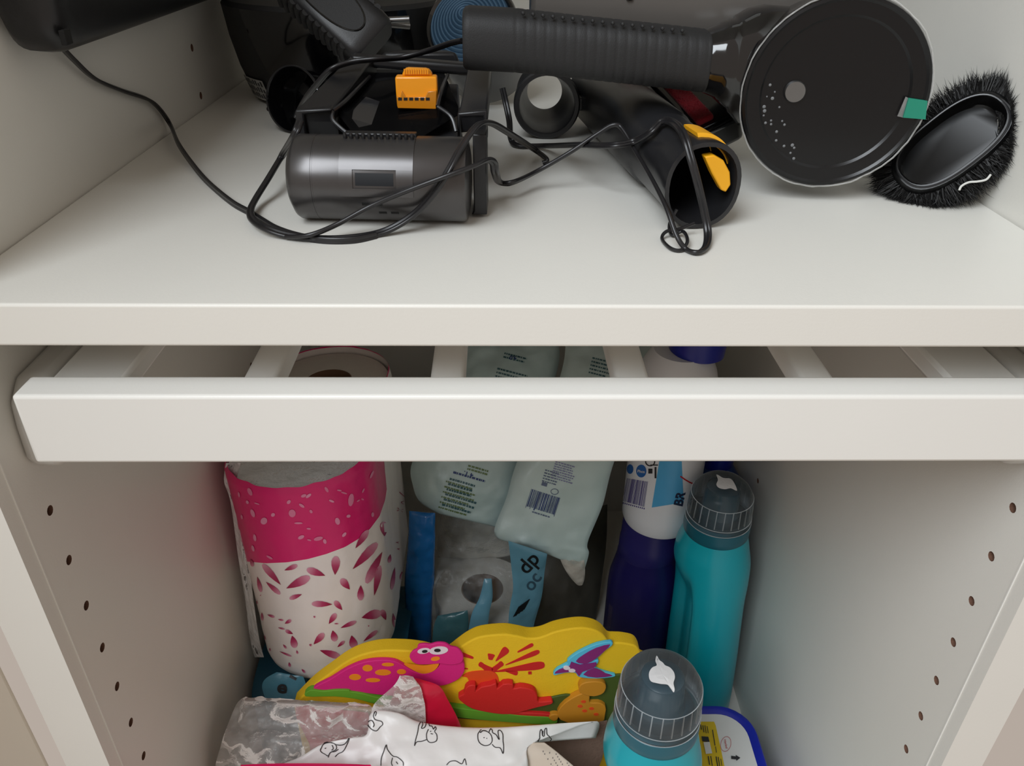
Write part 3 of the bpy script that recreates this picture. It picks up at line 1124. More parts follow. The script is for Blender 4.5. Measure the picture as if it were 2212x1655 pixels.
R0 = 0.0013
zs = ZS + R0
c1 = [pX(72, 40, -0.2285), pX(90, 58, -0.2270), pX(120, 88, -0.2240), pX(160, 130, -0.2270), pX(205, 170, -0.2285), pX(262, 195, -0.2295), pX(318, 214, -0.2295), pX(345, 236, -0.2290), pX(368, 270, -0.2270),
      pZ(385, 310, ZS + 0.006), pZ(412, 350, ZS + 0.0030), pZ(448, 393, zs), pZ(500, 437, zs), pZ(540, 460, zs), pZ(570, 479, zs), pZ(602, 497, zs), pZ(650, 512, zs), pZ(705, 520, zs), pZ(765, 519, zs), pZ(812, 509, zs)]
cs_ = thing('charging_cord', 'thin black twin cord looping over the shelf from the left wall', 'cord', (-0.14, 0.07, ZS))
cord('cord_run', c1, None, cs_)
zu = ZS + 0.0040
c2 = [pY(648, 262, 0.0900), pY(634, 296, 0.0860), pZ(610, 335, ZS + 0.0150), pZ(580, 385, ZS + 0.0100), pZ(552, 430, zu + .001), pZ(541, 455, zu), pZ(546, 474, zu), pZ(572, 492, zu), pZ(620, 508, zs + .0008), pZ(690, 516, zs), pZ(760, 514, zs), pZ(830, 500, zs + 0.001),
      pZ(890, 466, ZS + 0.009), on(SHS, 935, 420, 0.0500, 0.0026), on(SHS, 968, 370, 0.0500, 0.0026), on(SHS, 995, 320, 0.0580, 0.0026), pY(1030, 272, 0.0690), pY(1060, 266, 0.0840), pY(1100, 288, 0.1100), pZ(1150, 320, ZS + 0.008), pZ(1182, 345, ZS + 0.003), pZ(1172, 352, zs)]
cord('cord_run', c2, None, cs_)
c3 = [pZ(620, 512, zs), pZ(670, 508, zs + 0.0026), pZ(730, 484, zs + 0.006), on(SHS, 800, 446, 0.0490, 0.0050), on(SHS, 880, 412, 0.0475, 0.0050), on(SHS, 960, 382, 0.0475, 0.0050), on(SHS, 1020, 360, 0.0520, 0.0050), pY(1052, 346, 0.0600), pY(1066, 352, 0.0640), pY(1070, 374, 0.0700), pZ(1080, 394, ZS + 0.010), pZ(1108, 394, ZS + 0.010), pZ(1160, 370, ZS + 0.011),
      on(STB, 1230, 330, 0.1150, 0.0105), on(STB, 1290, 290, 0.1150, 0.0105), on(STB, 1325, 270, 0.1140, 0.0105), on(STB, 1345, 280, 0.1120, 0.0105), on(STB, 1375, 330, 0.1000, 0.0105), on(STB, 1410, 390, 0.0800, 0.0130), on(STB, 1440, 450, 0.0560, 0.0130), pZ(1462, 510, ZS + 0.006), pZ(1482, 538, zs), pZ(1505, 546, zs), pZ(1524, 534, zs), pZ(1529, 505, ZS + 0.004),
      on(STB, 1522, 460, 0.0480, 0.0165), on(STB, 1508, 400, 0.0480, 0.0165), pY(1492, 340, 0.0510), on(STB, 1476, 290, 0.0780, 0.0200), on(STB, 1455, 266, 0.0960, 0.0125), on(STB, 1430, 262, 0.1120, 0.0105), on(STB, 1405, 285, 0.1220, 0.0105), on(STB, 1370, 305, 0.1350, 0.0150), pY(1320, 314, 0.1000), pY(1250, 313, 0.1250), pZ(1180, 315, ZS + 0.004), pZ(1120, 314, ZS + 0.002), pZ(1104, 300, ZS + 0.004), pY(1100, 260, 0.2010), pY(1092, 220, 0.2060), pY(1085, 190, 0.2080)]
cord('cord_run', c3, None, cs_)
c4 = [pZ(1462, 452, ZS + 0.010), pZ(1446, 485, ZS + 0.003), pZ(1452, 508, zs), pZ(1475, 500, zs + 0.002), pZ(1485, 520, zs + 0.002), pZ(1472, 540, zs), pZ(1448, 536, zs), pZ(1430, 516, zs), pZ(1440, 500, zs + 0.002), pZ(1470, 494, ZS + 0.0040), pZ(1500, 482, ZS + 0.006)]
tie = MB().tube(spline(c4, 8), 0.0008, 8).build('twist_tie', M_cord)
tag(tie, 'thin black wire tie curled at the front loop of cord', 'wire tie')
# the second cord hanging from the grip end across to the adapter
c5 = [pY(1000, 88, 0.124), pY(975, 93, 0.132), pY(930, 108, 0.146), pY(870, 124, 0.150), pY(815, 128, 0.143), pY(760, 134, 0.143), pY(715, 150, 0.140), pY(688, 178, 0.146), pY(666, 205, 0.156), pY(650, 232, 0.172), pY(640, 256, 0.172)]
o = cord('adapter_cord', c5, 'black cord arching from the vacuum grip above the orange latch')

# ------------------------------------------------------------------ things in the lower compartment
def xf(vs, cx, cy, ang=0.0, sx=1.0, sy=None):
    """2D outline turned, scaled and moved to a picture position (y down)."""
    sy = sx if sy is None else sy
    c, s = math.cos(ang), math.sin(ang)
    out = []
    for v in vs:
        x, y = v[0] * sx, -v[1] * sy
        out.append((cx + c * x - s * y, cy + s * x + c * y))
    return out


def clean(mb):
    """Drop vertices no face uses."""
    used = sorted({i for f in mb.f for i in f})
    m = {a: b for b, a in enumerate(used)}
    mb.v = [mb.v[i] for i in used]
    mb.f = [[m[i] for i in f] for f in mb.f]
    return mb


def fan(poly):
    return [tuple(range(len(poly)))]


def pillow(rows, bulge, nu=28, sub=6, crinkle=0.0015, freq=60.0, seed=0.0, back=None, facet=0.9):
    """Closed soft pack. rows: pairs of left/right points from the top down. Puffed to both sides, wrinkled."""
    L = spline([r[0] for r in rows], sub)
    Rr = spline([r[1] for r in rows], sub)
    nv = len(L) - 1
    front, backs = MB(), MB()
    F, B = [], []
    nrm = (Vector(Rr[0]) - Vector(L[0])).cross(Vector(L[-1]) - Vector(L[0])).normalized()
    if nrm.dot(CAM_LOC - Vector(L[0])) < 0:
        nrm = -nrm
    back = bulge if back is None else back
    for j in range(nv + 1):
        a, b = Vector(L[j]), Vector(Rr[j])
        v = j / nv
        for i in range(nu + 1):
            u = i / nu
            p = a.lerp(b, u)
            w = (max(0.0, 4 * u * (1 - u)) ** 0.55) * (max(0.0, 4 * v * (1 - v)) ** 0.35)
            n1 = noise.noise(p * freq + Vector((seed, 0, 0))) + 0.5 * noise.noise(p * freq * 2.3 + Vector((0, seed, 3))) + 0.9 * (0.5 - abs(noise.noise(p * freq * 0.6 + Vector((seed, seed, 9)))))
            vd = noise.voronoi(p * freq * 0.45 + Vector((seed, 2, 1)))[0]
            n1 += facet * (min(1.0, (vd[1] - vd[0]) * 1.6) - 0.45)
            edge = 1.0 if 0 < i < nu and 0 < j < nv else 0.0
            F.append(p + nrm * (bulge * w + crinkle * n1 * (0.35 + 0.65 * edge)))
            B.append(p - nrm * (back * w - crinkle * n1 * (0.35 + 0.65 * edge) * (0 if edge else 1)))
    W_ = nu + 1
    qs = [(j * W_ + i, j * W_ + i + 1, (j + 1) * W_ + i + 1, (j + 1) * W_ + i) for j in range(nv) for i in range(nu)]
    front.add(F, [q_[::-1] for q_ in qs])
    full = MB()
    full.add(F, [q_[::-1] for q_ in qs])
    full.add(B, qs)
    return full, front


M_paper = mat('tissue_paper', (228, 222, 214), rough=0.9, var=0.04, scale=120, bump=0.25, bscale=700)
M_core = mat('cardboard_core', (120, 92, 70), rough=0.85, var=0.1)
M_wrapw = mat('white_printed_wrap', (242, 236, 233), rough=0.35, var=0.03, scale=90, bump=0.10, bscale=160)
M_wrapp = mat('magenta_printed_wrap', (222, 26, 112), rough=0.3, var=0.05, scale=80, bump=0.10, bscale=160)
M_ptl = vcol_mat('petal_ink', 0.4)
M_wrapclear = film('clear_wrap', (0.97, 0.95, 0.95), haze=0.03, rough=0.1, bump=0.5, bscale=120, hvar=0.03)
M_mag = mat('magenta_ink', (176, 40, 90), rough=0.4)

# --- kitchen roll twin pack
PK = thing('kitchen_roll_pack', 'pink and white petal-printed kitchen roll twin pack against the left wall', 'paper rolls', (-0.158, 0.24, -0.302))
C1, C2, RR = Vector((-0.1625, 0.187, 0)), Vector((-0.1630, 0.300, 0)), 0.0548
PZ0, PZ1 = -0.3020, -0.1020
tiltM = Matrix.Translation((-0.1625, 0.187, PZ0)) @ Matrix.Rotation(math.radians(-1.5), 4, 'Y') @ Matrix.Rotation(math.radians(-2.0), 4, 'X') @ Matrix.Translation((0.1625, -0.187, -PZ0))
for c in (C1, C2):
    mb = MB()
    mb.lathe([(0.0205, PZ0 + 0.004), (RR - 0.004, PZ0 + 0.004), (RR - 0.0012, PZ0 + 0.008), (RR - 0.001, PZ1 - 0.010), (RR - 0.0025, PZ1 - 0.0075), (RR - 0.006, PZ1 - 0.0065), (0.0205, PZ1 - 0.0068), (0.0202, PZ1 - 0.012)], 64, M=tiltM @ Matrix.Translation((c.x, c.y, 0)), cap0=False, cap1=False)
    rl = mb.build('paper_roll', M_paper, PK)
    MB().lathe([(0.0203, PZ0 + 0.005), (0.0203, PZ1 - 0.0072), (0.0193, PZ1 - 0.0070), (0.0193, PZ0 + 0.005)], 40, M=tiltM @ Matrix.Translation((c.x, c.y, 0)), cap0=False, cap1=False).build('cardboard_core', M_core, rl)


def hull2(c1, c2, r, n=160):
    pts = []
    d = (c2 - c1)
    a0 = math.atan2(d.y, d.x)
    h = n // 2
    for k in range(h + 1):
        t = a0 + PI / 2 + PI * k / h
        pts.append((c1.x + r * math.cos(t), c1.y + r * math.sin(t)))
    for k in range(h + 1):
        t = a0 - PI / 2 + PI * k / h
        pts.append((c2.x + r * math.cos(t), c2.y + r * math.sin(t)))
    # fill the straight sides
    out = []
    N = len(pts)
    for i in range(N):
        a, b = pts[i], pts[(i + 1) % N]
        L = math.hypot(b[0] - a[0], b[1] - a[1])
        m = max(1, int(L / 0.004))
        for k in range(m):
            out.append((a[0] + (b[0] - a[0]) * k / m, a[1] + (b[1] - a[1]) * k / m))
    return out


bnd = [(480, 1208), (530, 1213), (575, 1217), (620, 1215), (665, 1208), (705, 1197), (745, 1182), (775, 1164), (800, 1142), (820, 1115), (832, 1080), (838, 1040), (850, 1015), (875, 995), (960, 960)]


def bnd_y(x):
    for a, b in zip(bnd, bnd[1:]):
        if a[0] <= x <= b[0]:
            return a[1] + (b[1] - a[1]) * (x - a[0]) / (b[0] - a[0])
    return bnd[0][1] if x < bnd[0][0] else bnd[-1][1]


H = hull2(C1, C2, RR + 0.0008)


def wpt(i, z):
    x, y = H[i % len(H)]
    p = Vector((x, y, z))
    ta = (z - PZ0) / (PZ1 - PZ0)
    c = C1 if (p - C1).length_squared < (p - C2).length_squared else C2
    k = 0.00035 * noise.noise(p * 120) + 0.0006 * noise.noise(Vector((x * 60, y * 60, z * 25)))
    base = 0.0
    if ta < 0.06:
        base = -0.010 * (1 - ta / 0.06) ** 2
    if ta > 0.975:
        base = -0.0022 * (ta - 0.975) / 0.025
    d = Vector((x - c.x, y - c.y, 0)).normalized()
    return tiltM @ (p + d * (k + base))


cols_ = []
for i in range(len(H)):
    lo, hi = PZ0, PZ1
    for _ in range(24):
        m = (lo + hi) / 2
        x, y = project(wpt(i, m))
        if y > bnd_y(x):
            lo = m
        else:
            hi = m
    cols_.append(PZ1 - 0.0015 if H[i][1] > 0.222 else min(max(lo, PZ0 + 0.03), PZ1 - 0.006))
wrap = MB()
NR1, NR2 = 26, 18
grid_idx = []
for i in range(len(H)):
    zc = cols_[i]
    zz = [PZ0 + (zc - PZ0) * (j / NR1) ** 1.0 for j in range(NR1)] + [zc + (PZ1 + 0.0012 * noise.noise((i * 0.21, 3, 1)) - zc) * j / NR2 for j in range(NR2 + 1)]
    grid_idx.append([len(wrap.v) + k for k in range(len(zz))])
    wrap.v += [wpt(i, z) for z in zz]
for i in range(len(H)):
    j = (i + 1) % len(H)
    for k in range(NR1 + NR2):
        wrap.f.append([grid_idx[i][k], grid_idx[j][k], grid_idx[j][k + 1], grid_idx[i][k + 1]])
        wrap.m.append(0 if k < NR1 else 1)
wrap.f.append([g[0] for g in grid_idx][::-1])
wrap.m.append(0)
wo = wrap.build('printed_wrap', [M_wrapw, M_wrapp], PK, smooth=70)
SW = Surf(wrap)


def zpx(x, y):
    return 450 + x / 3.31, 980 + y / 3.31


petals = [(390, 790, 520, 937, 46), (637, 797, 545, 833, 34), (725, 880, 558, 962, 62), (515, 1003, 414, 916, 34), (705, 825, 835, 871, 52), (912, 733, 905, 866, 62), (1205, 640, 1030, 826, 62), (1140, 548, 1050, 676, 46), (1250, 488, 1258, 592, 56), (1128, 925, 1242, 702, 60), (1225, 800, 1184, 1015, 48),
          (948, 895, 1010, 970, 52), (1086, 1048, 1088, 940, 48), (582, 1036, 670, 1004, 32), (740, 1072, 886, 1076, 44), (902, 1053, 956, 1117, 40), (380, 988, 352, 878, 30), (912, 1142, 861, 1216, 40), (1056, 1198, 944, 1245, 32), (1232, 1136, 1094, 1172, 66), (1238, 1116, 1268, 1190, 40), (826, 1284, 753, 1362, 46), (906, 1340, 888, 1262, 50), (1042, 1388, 1022, 1298, 58), (1206, 1264, 1106, 1342, 30), (622, 1386, 600, 1300, 50),
          (553, 1262, 606, 1288, 26), (594, 1188, 548, 1214, 26), (942, 1452, 797, 1404, 50), (972, 1338, 922, 1382, 24), (476, 1168, 424, 1150, 18), (540, 1190, 500, 1184, 12), (390, 1192, 384, 1134, 18), (346, 1080, 350, 1050, 16), (1308, 972, 1332, 812, 30), (1332, 1240, 1318, 1140, 28), (322, 806, 304, 750, 26), (586, 1524, 578, 1490, 18), (694, 1566, 668, 1538, 16), (560, 1392, 536, 1362, 14), (640, 1430, 632, 1404, 14), (596, 1448, 510, 1412, 14), (548, 1254, 500, 1242, 12), (765, 1170, 752, 1160, 14), (930, 1214, 898, 1214, 10), (740, 1370, 722, 1362, 18), (1148, 1232, 1140, 1230, 12), (410, 1330, 400, 1296, 12), (446, 1410, 440, 1388, 10), (378, 1014, 374, 1010, 12), (1372, 900, 1384, 840, 20), (1290, 780, 1300, 720, 26)]
mb = MB()
ink = []
dark = rgb(150, 18, 62)
mid = rgb(186, 52, 104)
pale = rgb(226, 160, 184)
prof_p = [(0.0, 0.30), (0.10, 0.72), (0.28, 1.0), (0.50, 0.92), (0.72, 0.62), (0.90, 0.24), (1.0, 0.0)]
for x0_, y0_, x1_, y1_, w in petals:
    # round end first, dark point last
    dx, dy = x1_ - x0_, y1_ - y0_
    L = math.hypot(dx, dy)
    nx, ny = -dy / L, dx / L
    vs, cl = [], []
    for t, k in prof_p:
        for s in (-1, 0, 1):
            X, Y = x0_ + dx * t + nx * w / 2 * k * s, y0_ + dy * t + ny * w / 2 * k * s
            vs.append(zpx(X, Y))
            c = [pale[q_] * (1 - min(1, t * 1.9)) + mid[q_] * min(1, t * 1.9) if t < 0.53 else mid[q_] * (1 - (t - 0.53) / 0.47) + dark[q_] * ((t - 0.53) / 0.47) for q_ in range(3)]
            cl.append(tuple(c) + (1,))
    n = len(prof_p)
    fs = [(3 * i + s, 3 * i + s + 1, 3 * i + s + 4, 3 * i + s + 3) for i in range(n - 1) for s in (0, 1)]
    SW.lay(mb, vs, fs, 0.0004, ink=ink, cols=cl)
pinkw = rgb(232, 150, 186)
for x, y, l, w, a in ((300, 272, 58, 30, 1.1), (320, 425, 60, 28, 1.2), (400, 480, 52, 46, 2.2), (464, 436, 30, 26, 2.5), (576, 344, 34, 24, 2.3), (668, 370, 46, 20, 0.6), (734, 412, 28, 20, 1.0), (600, 425, 56, 50, 1.4), (645, 495, 60, 14, 0.0), (718, 535, 32, 14, 0.1), (664, 596, 48, 26, 2.7), (786, 606, 66, 28, 2.9), (832, 626, 36, 24, 1.2), (722, 616, 30, 12, 0.2), (922, 482, 52, 34, 1.3), (1000, 446, 30, 22, 2.9), (970, 578, 40, 22, 2.3), (1018, 330, 92, 40, 1.7), (880, 338, 40, 16, 0.4), (844, 256, 44, 20, 1.0), (935, 262, 34, 12, 0.2), (968, 280, 46, 12, 0.3), (1105, 264, 36, 12, 2.0), (1100, 326, 22, 12, 0.4), (1070, 336, 26, 10, 2.6), (1172, 436, 34, 20, 1.6), (1166, 150, 60, 16, 2.0), (682, 300, 40, 22, 2.8), (716, 300, 46, 20, 2.5), (335, 600, 50, 22, 1.4), (322, 676, 46, 20, 1.3), (282, 346, 26, 20, 1.0), (222, 292, 40, 14, 1.4), (242, 452, 34, 14, 1.4), (350, 356, 40, 10, 0.3), (440, 740, 50, 16, 0.5)):
    vs = [zpx(x + l / 2 * math.cos(t) * math.cos(a) - w / 2 * math.sin(t) * math.sin(a), y + l / 2 * math.cos(t) * math.sin(a) + w / 2 * math.sin(t) * math.cos(a)) for t in [2 * PI * k / 12 for k in range(12)]]
    f_ = random.uniform(0.55, 1.0)
    base = rgb(214, 40, 112)
    SW.lay(mb, vs, fan(vs), 0.0004, ink=ink, cols=[tuple(base[q_] * (1 - f_) + pinkw[q_] * f_ for q_ in range(3)) + (1,)] * 12)
# keep ink list in step with the vertices
o = mb.build('petal_print', M_ptl, wo, smooth=0, ink=ink)
o['kind'] = 'stuff'
# lettering down the side of the pack
mb = MB()
for k, ch in enumerate('MAXI'):
    vs, fs = text_polys(ch, 16, 0.2)
    SW.lay(mb, xf(vs, 866 + k * 2.0 - 2, 1102 - k * 17, -1.35, 0.75, 1.1), fs, 0.0004)
for x, y in ((858, 1172), (860, 1186)):
    vs, fs = text_polys('A', 9, 0.1)
    SW.lay(mb, xf(vs, x, y, -1.4, 0.7, 1.0), fs, 0.0004)
if mb.f:
    clean(mb).build('side_lettering', M_mag, wo, smooth=0)
# crinkled clear film over the top and down the left side
fr = MB()
fl = spline([(488, 1000), (484, 1040), (498, 1085), (514, 1200), (530, 1300), (540, 1380), (550, 1420)], 8)
fq = spline([(520, 1002), (512, 1045), (522, 1090), (536, 1200), (548, 1300), (560, 1380), (570, 1424)], 8)
nf = len(fl)
fr.grid(lambda u, v: pY(fl[int(round(v * (nf - 1)))][0] + u * (fq[int(round(v * (nf - 1)))][0] - fl[int(round(v * (nf - 1)))][0]), fl[int(round(v * (nf - 1)))][1], 0.172 - 0.012 * u + 0.004 * noise.noise((u * 3, v * 14, 2)) + 0.002 * noise.noise((u * 9, v * 50, 5))), 8, nf - 1)
fr.build('film_fold', M_wrapclear, PK, smooth=60)
mb = MB()
mb.grid(lambda u, v: tiltM @ Vector((C1.x + (RR - 0.003) * (0.25 + 0.75 * v) * math.cos(2 * PI * u), C1.y + (RR - 0.003) * (0.25 + 0.75 * v) * math.sin(2 * PI * u), PZ1 - 0.003 + 0.0022 * noise.noise((math.cos(2 * PI * u) * 3 * v, math.sin(2 * PI * u) * 3 * v, 4)))), 48, 8, cu=True)
mb.build('top_film', M_wrapclear, PK)
hull_plate(MB(), [pZ(x, y, PZ1 - 0.0045) for x, y in ((716, 998), (722, 998), (715, 1027), (703, 1028))], (0, 0, -0.0006)).build('glue_mark', M_ink, PK, smooth=0)

# --- petrol-blue carrier bag bunched underneath the rolls
M_petrol = mat('petrol_blue_bag', (38, 86, 108), rough=0.30, var=0.2, scale=60, bump=0.5, bscale=70)
M_petrol2 = mat('light_petrol_bag', (70, 128, 150), rough=0.3, var=0.15, scale=80, bump=0.3, bscale=90)
M_black_ink = mat('black_print', (14, 20, 26), rough=0.5)
full, fr = pillow([(Vector((-0.224, 0.270, -0.338)), Vector((-0.100, 0.280, -0.338))), (Vector((-0.227, 0.200, -0.322)), Vector((-0.100, 0.200, -0.322))), (Vector((-0.227, 0.150, -0.324)), Vector((-0.100, 0.146, -0.324))), (Vector((-0.222, 0.134, -0.336)), Vector((-0.110, 0.132, -0.340))), (Vector((-0.222, 0.130, -0.400)), Vector((-0.110, 0.128, -0.400))), (Vector((-0.220, 0.130, -0.458)), Vector((-0.110, 0.128, -0.458)))], 0.004, 24, 6, 0.0022, 55, 1.3, back=0.10)
pb = full.build('petrol_carrier_bag', M_petrol, smooth=60, merge=True)
tag(pb, 'crumpled petrol-blue bag with black letter e under the kitchen rolls', 'bag')
f2, fr2 = pillow([(pY(598, 1452, 0.130), pY(655, 1462, 0.127)), (pY(574, 1466, 0.127), pY(660, 1480, 0.124)), (pY(566, 1484, 0.124), pY(648, 1498, 0.121)), (pY(574, 1512, 0.121), pY(640, 1520, 0.119))], 0.0012, 14, 6, 0.0004, 110, 5.0)
fo = f2.build('bag_flap', M_petrol2, pb, smooth=60, merge=True)
mb = MB()
vs, fs = text_polys('e', 46, 1.6)
Surf(fr2).lay(mb, xf(vs, 610, 1484, 0.10, 0.95, 0.80), fs, 0.0010)
vs, fs = text_polys('l', 40, 1.6)
Surf(fr2).lay(mb, xf(vs, 634, 1464, -1.1, 0.8, 0.5), fs, 0.0010)
if mb.f:
    clean(mb).build('bag_lettering', M_black_ink, fo, smooth=0)

# --- blue flat packet beside the rolls
M_bluep = mat('glossy_blue_packet', (28, 106, 176), rough=0.22, var=0.18, scale=50, bump=0.5, bscale=90)
full, fr = pillow([(pY(884, 1104, 0.262), pY(940, 1108, 0.262)), (pY(882, 1160, 0.256), pY(940, 1160, 0.256)), (pY(878, 1210, 0.252), pY(939, 1210, 0.252)), (pY(874, 1255, 0.248), pY(938, 1250, 0.248)), (pY(876, 1320, 0.242), pY(934, 1320, 0.242)), (pY(876, 1400, 0.236), pY(932, 1400, 0.236)), (pY(884, 1470, 0.230), pY(934, 1470, 0.230))], 0.006, 20, 10, 0.0018, 90, 2.2)
tag(full.build('blue_packet', M_bluep, smooth=60, merge=True), 'flat glossy blue packet standing right of the kitchen rolls', 'packet')

# --- toilet roll in a clear bag with light blue print
tz = -0.352
tc_ = pZ(1042, 1272, tz)
tr_ = thing('toilet_roll', 'white toilet roll with brown core inside a clear bag', 'paper roll', (tc_.x, tc_.y, ZF))
MB().lathe([(0.0215, ZF + 0.001), (0.047, ZF + 0.001), (0.049, ZF + 0.004), (0.049, tz - 0.003), (0.0475, tz - 0.0008), (0.0215, tz), (0.0213, tz - 0.01)], 64, M=Matrix.Translation((tc_.x, tc_.y, 0)), cap0=False, cap1=False).build('paper', M_paper, tr_)
MB().lathe([(0.0213, ZF + 0.001), (0.0213, tz - 0.0002), (0.0203, tz), (0.0203, ZF + 0.001)], 40, M=Matrix.Translation((tc_.x, tc_.y, 0)), cap0=False, cap1=False).build('cardboard_core', M_core, tr_)
M_milk = film('milky_bag_film', (0.93, 0.94, 0.92), haze=0.60, rough=0.2, body=(222, 216, 206), bump=0.7, bscale=60, hvar=0.22)
M_bagclear = film('clear_bag_film', (0.95, 0.96, 0.96), haze=0.05, rough=0.1, body=(215, 220, 222), bump=0.5, bscale=90, hvar=0.06)
M_lblue = mat('light_blue_print_film', (98, 150, 172), rough=0.28, var=0.12, scale=60, bump=0.4, bscale=90)
M_teal_s = mat('dull_teal_film', (62, 104, 112), rough=0.3, var=0.25, scale=45, bump=0.5, bscale=80)
cb = thing('clear_bag', 'crinkled clear bag with light blue printed panel around the toilet roll', 'bag', (tc_.x, tc_.y, ZF))
full, fr = pillow([(pY(950, 1085, 0.315), pY(1090, 1085, 0.315)), (pY(944, 1140, 0.296), pY(1110, 1140, 0.296)), (pY(938, 1200, 0.270), pY(1130, 1190, 0.272)), (pY(936, 1260, 0.248), pY(1140, 1250, 0.250)), (pY(934, 1320, 0.236), pY(1130, 1320, 0.238)), (pY(936, 1380, 0.228), pY(1110, 1380, 0.230)), (pY(940, 1450, 0.222), pY(1100, 1450, 0.224))], 0.003, 34, 9, 0.0022, 80, 6.0, back=0.0, facet=1.5)
full.build('bag_film', M_bagclear, cb, smooth=60, merge=True)
full, fr = pillow([(pY(960, 1075, 0.345), pY(1085, 1085, 0.345)), (pY(950, 1130, 0.340), pY(1095, 1130, 0.340)), (pY(945, 1165, 0.338), pY(1100, 1165, 0.338)), (pY(945, 1205, 0.336), pY(1110, 1200, 0.336))], 0.012, 20, 6, 0.0016, 60, 8.0)
full.build('inner_wrap', M_milk, cb, smooth=60, merge=True)
full, fr = pillow([(pY(1098, 1168, 0.236), pY(1182, 1196, 0.240)), (pY(1104, 1220, 0.232), pY(1176, 1240, 0.238)), (pY(1108, 1270, 0.226), pY(1170, 1290, 0.232)), (pY(1100, 1320, 0.220), pY(1156, 1340, 0.226)), (pY(1096, 1380, 0.214), pY(1146, 1390, 0.218))], 0.003, 14, 6, 0.0010, 80, 4.0)
pf = full.build('printed_panel', M_lblue, cb, smooth=60, merge=True)
SP = Surf(fr)
mb = MB()
vs, fs = text_polys('dp', 54, 0.8)
SP.lay(mb, xf(vs, 1142, 1216, -0.85, 0.85), fs, 0.0005)
clean(mb).build('lettering', M_black_ink, pf, smooth=0)
mb = MB()
vs, fs = text_polys('oc', 50, 0.6)
SP.lay(mb, xf(vs, 1150, 1256, -0.95, 0.8), fs, 0.0005)
if mb.f:
    clean(mb).build('lettering', mat('slate_print', (52, 82, 100), rough=0.5), pf, smooth=0)
mb = MB()
for i in range(11):
    vs, fs = quad2d(0, 0, 1.5 + (i % 3) * 0.7, 26)
    SP.lay(mb, xf(vs, 1108 + i * 2.2, 1332 - i * 1.6, 0.5, 1.0), fs, 0.0005)
if mb.f:
    clean(mb).build('barcode', M_black_ink, pf, smooth=0)
full, fr = pillow([(pY(1046, 1250, 0.238), pY(1062, 1250, 0.238)), (pY(1036, 1290, 0.230), pY(1064, 1290, 0.230)), (pY(1018, 1330, 0.222), pY(1056, 1330, 0.222)), (pY(1008, 1390, 0.214), pY(1052, 1390, 0.214))], 0.002, 10, 6, 0.0008, 90, 4.4)
full.build('blue_strip', M_lblue, cb, smooth=60, merge=True)
full, fr = pillow([(pY(946, 1330, 0.226), pY(1010, 1318, 0.226)), (pY(938, 1350, 0.222), pY(1012, 1345, 0.222)), (pY(934, 1385, 0.217), pY(1010, 1380, 0.217)), (pY(936, 1450, 0.210), pY(1010, 1450, 0.210))], 0.003, 14, 6, 0.0014, 90, 7.4)
full.build('teal_fold', M_teal_s, cb, smooth=60, merge=True)

# --- two pale wipe packs leaning back behind the rail
M_mint = mat('pale_mint_wipe_wrap', (186, 210, 210), rough=0.30, var=0.05, scale=40, bump=0.35, bscale=55)
M_mint2 = mat('pale_aqua_wipe_wrap', (192, 212, 210), rough=0.33, var=0.04, scale=40, bump=0.3, bscale=50)
M_navy_ink = mat('navy_print', (40, 62, 120), rough=0.5)
M_grn_ink = mat('olive_print', (104, 128, 84), rough=0.5)
M_tealink = mat('teal_print', (60, 100, 108), rough=0.5)


def text_lines(S_, parent, name, m, x, y, ang, n, wlen, pitch, h, seed=1, jit=0.25):
    """Lines of small print too small to read: short strokes in rows."""
    random.seed(seed)
    mb_ = MB()
    c, s = math.cos(ang), math.sin(ang)
    for j in range(n):
        u = 0.0
        L = wlen * random.uniform(1 - jit, 1)
        while u < L:
            w = random.uniform(2.2, 7.0)
            vs_, fs_ = quad2d(u, 0, min(L, u + w), h, 1, 1)
            pts_ = [(x + c * a - s * (b + j * pitch), y + s * a + c * (b + j * pitch)) for a, b in vs_]
            S_.lay(mb_, pts_, fs_, 0.0006)
            u += w + random.uniform(1.0, 2.0)
    if mb_.f:
        clean(mb_).build(name, m, parent, smooth=0)


full, fr = pillow([(pY(1000, 735, 0.395), pY(1206, 735, 0.395)), (pY(1000, 780, 0.380), pY(1208, 780, 0.380)), (pY(980, 840, 0.358), pY(1190, 840, 0.358)), (pY(935, 910, 0.335), pY(1155, 910, 0.335)), (pY(890, 1000, 0.308), pY(1122, 1000, 0.308)), (pY(892, 1050, 0.296), pY(1112, 1060, 0.296)), (pY(908, 1085, 0.288), pY(1100, 1105, 0.288)), (pY(948, 1110, 0.282), pY(1084, 1142, 0.282))], 0.012, 36, 8, 0.0020, 60, 11.0)
wp1 = full.build('wipes_pack', M_mint, smooth=60, merge=True)
tag(wp1, 'pale mint wipes pack with green print, left of the barcoded pack', 'wipes pack', 'leaning wipes packs')
S1 = Surf(fr)
text_lines(S1, wp1, 'print_lines', M_navy_ink, 980, 1018, 0.28, 1, 72, 10, 4.5, 2)
text_lines(S1, wp1, 'print_lines', M_tealink, 972, 1032, 0.28, 6, 70, 11.5, 4.5, 3)
text_lines(S1, wp1, 'print_lines', M_grn_ink, 964, 1038, 0.28, 6, 72, 11.5, 3.5, 4)
text_lines(S1, wp1, 'print_lines', M_grn_ink, 1012, 1004, 0.28, 2, 50, 7, 4, 5)
text_lines(S1, wp1, 'print_lines', M_tealink, 1075, 795, 0.25, 3, 70, 8, 3.5, 6)
text_lines(S1, wp1, 'print_lines', M_tealink, 1090, 762, 0.25, 2, 60, 8, 3.5, 7)
mb = MB()
vs, fs = text_polys('4.0', 15, 0.5)
S1.lay(mb, xf(vs, 1108, 774, 3.4, 0.8), fs, 0.0006)
vs, fs = text_polys('4 1.', 16, 0.4)
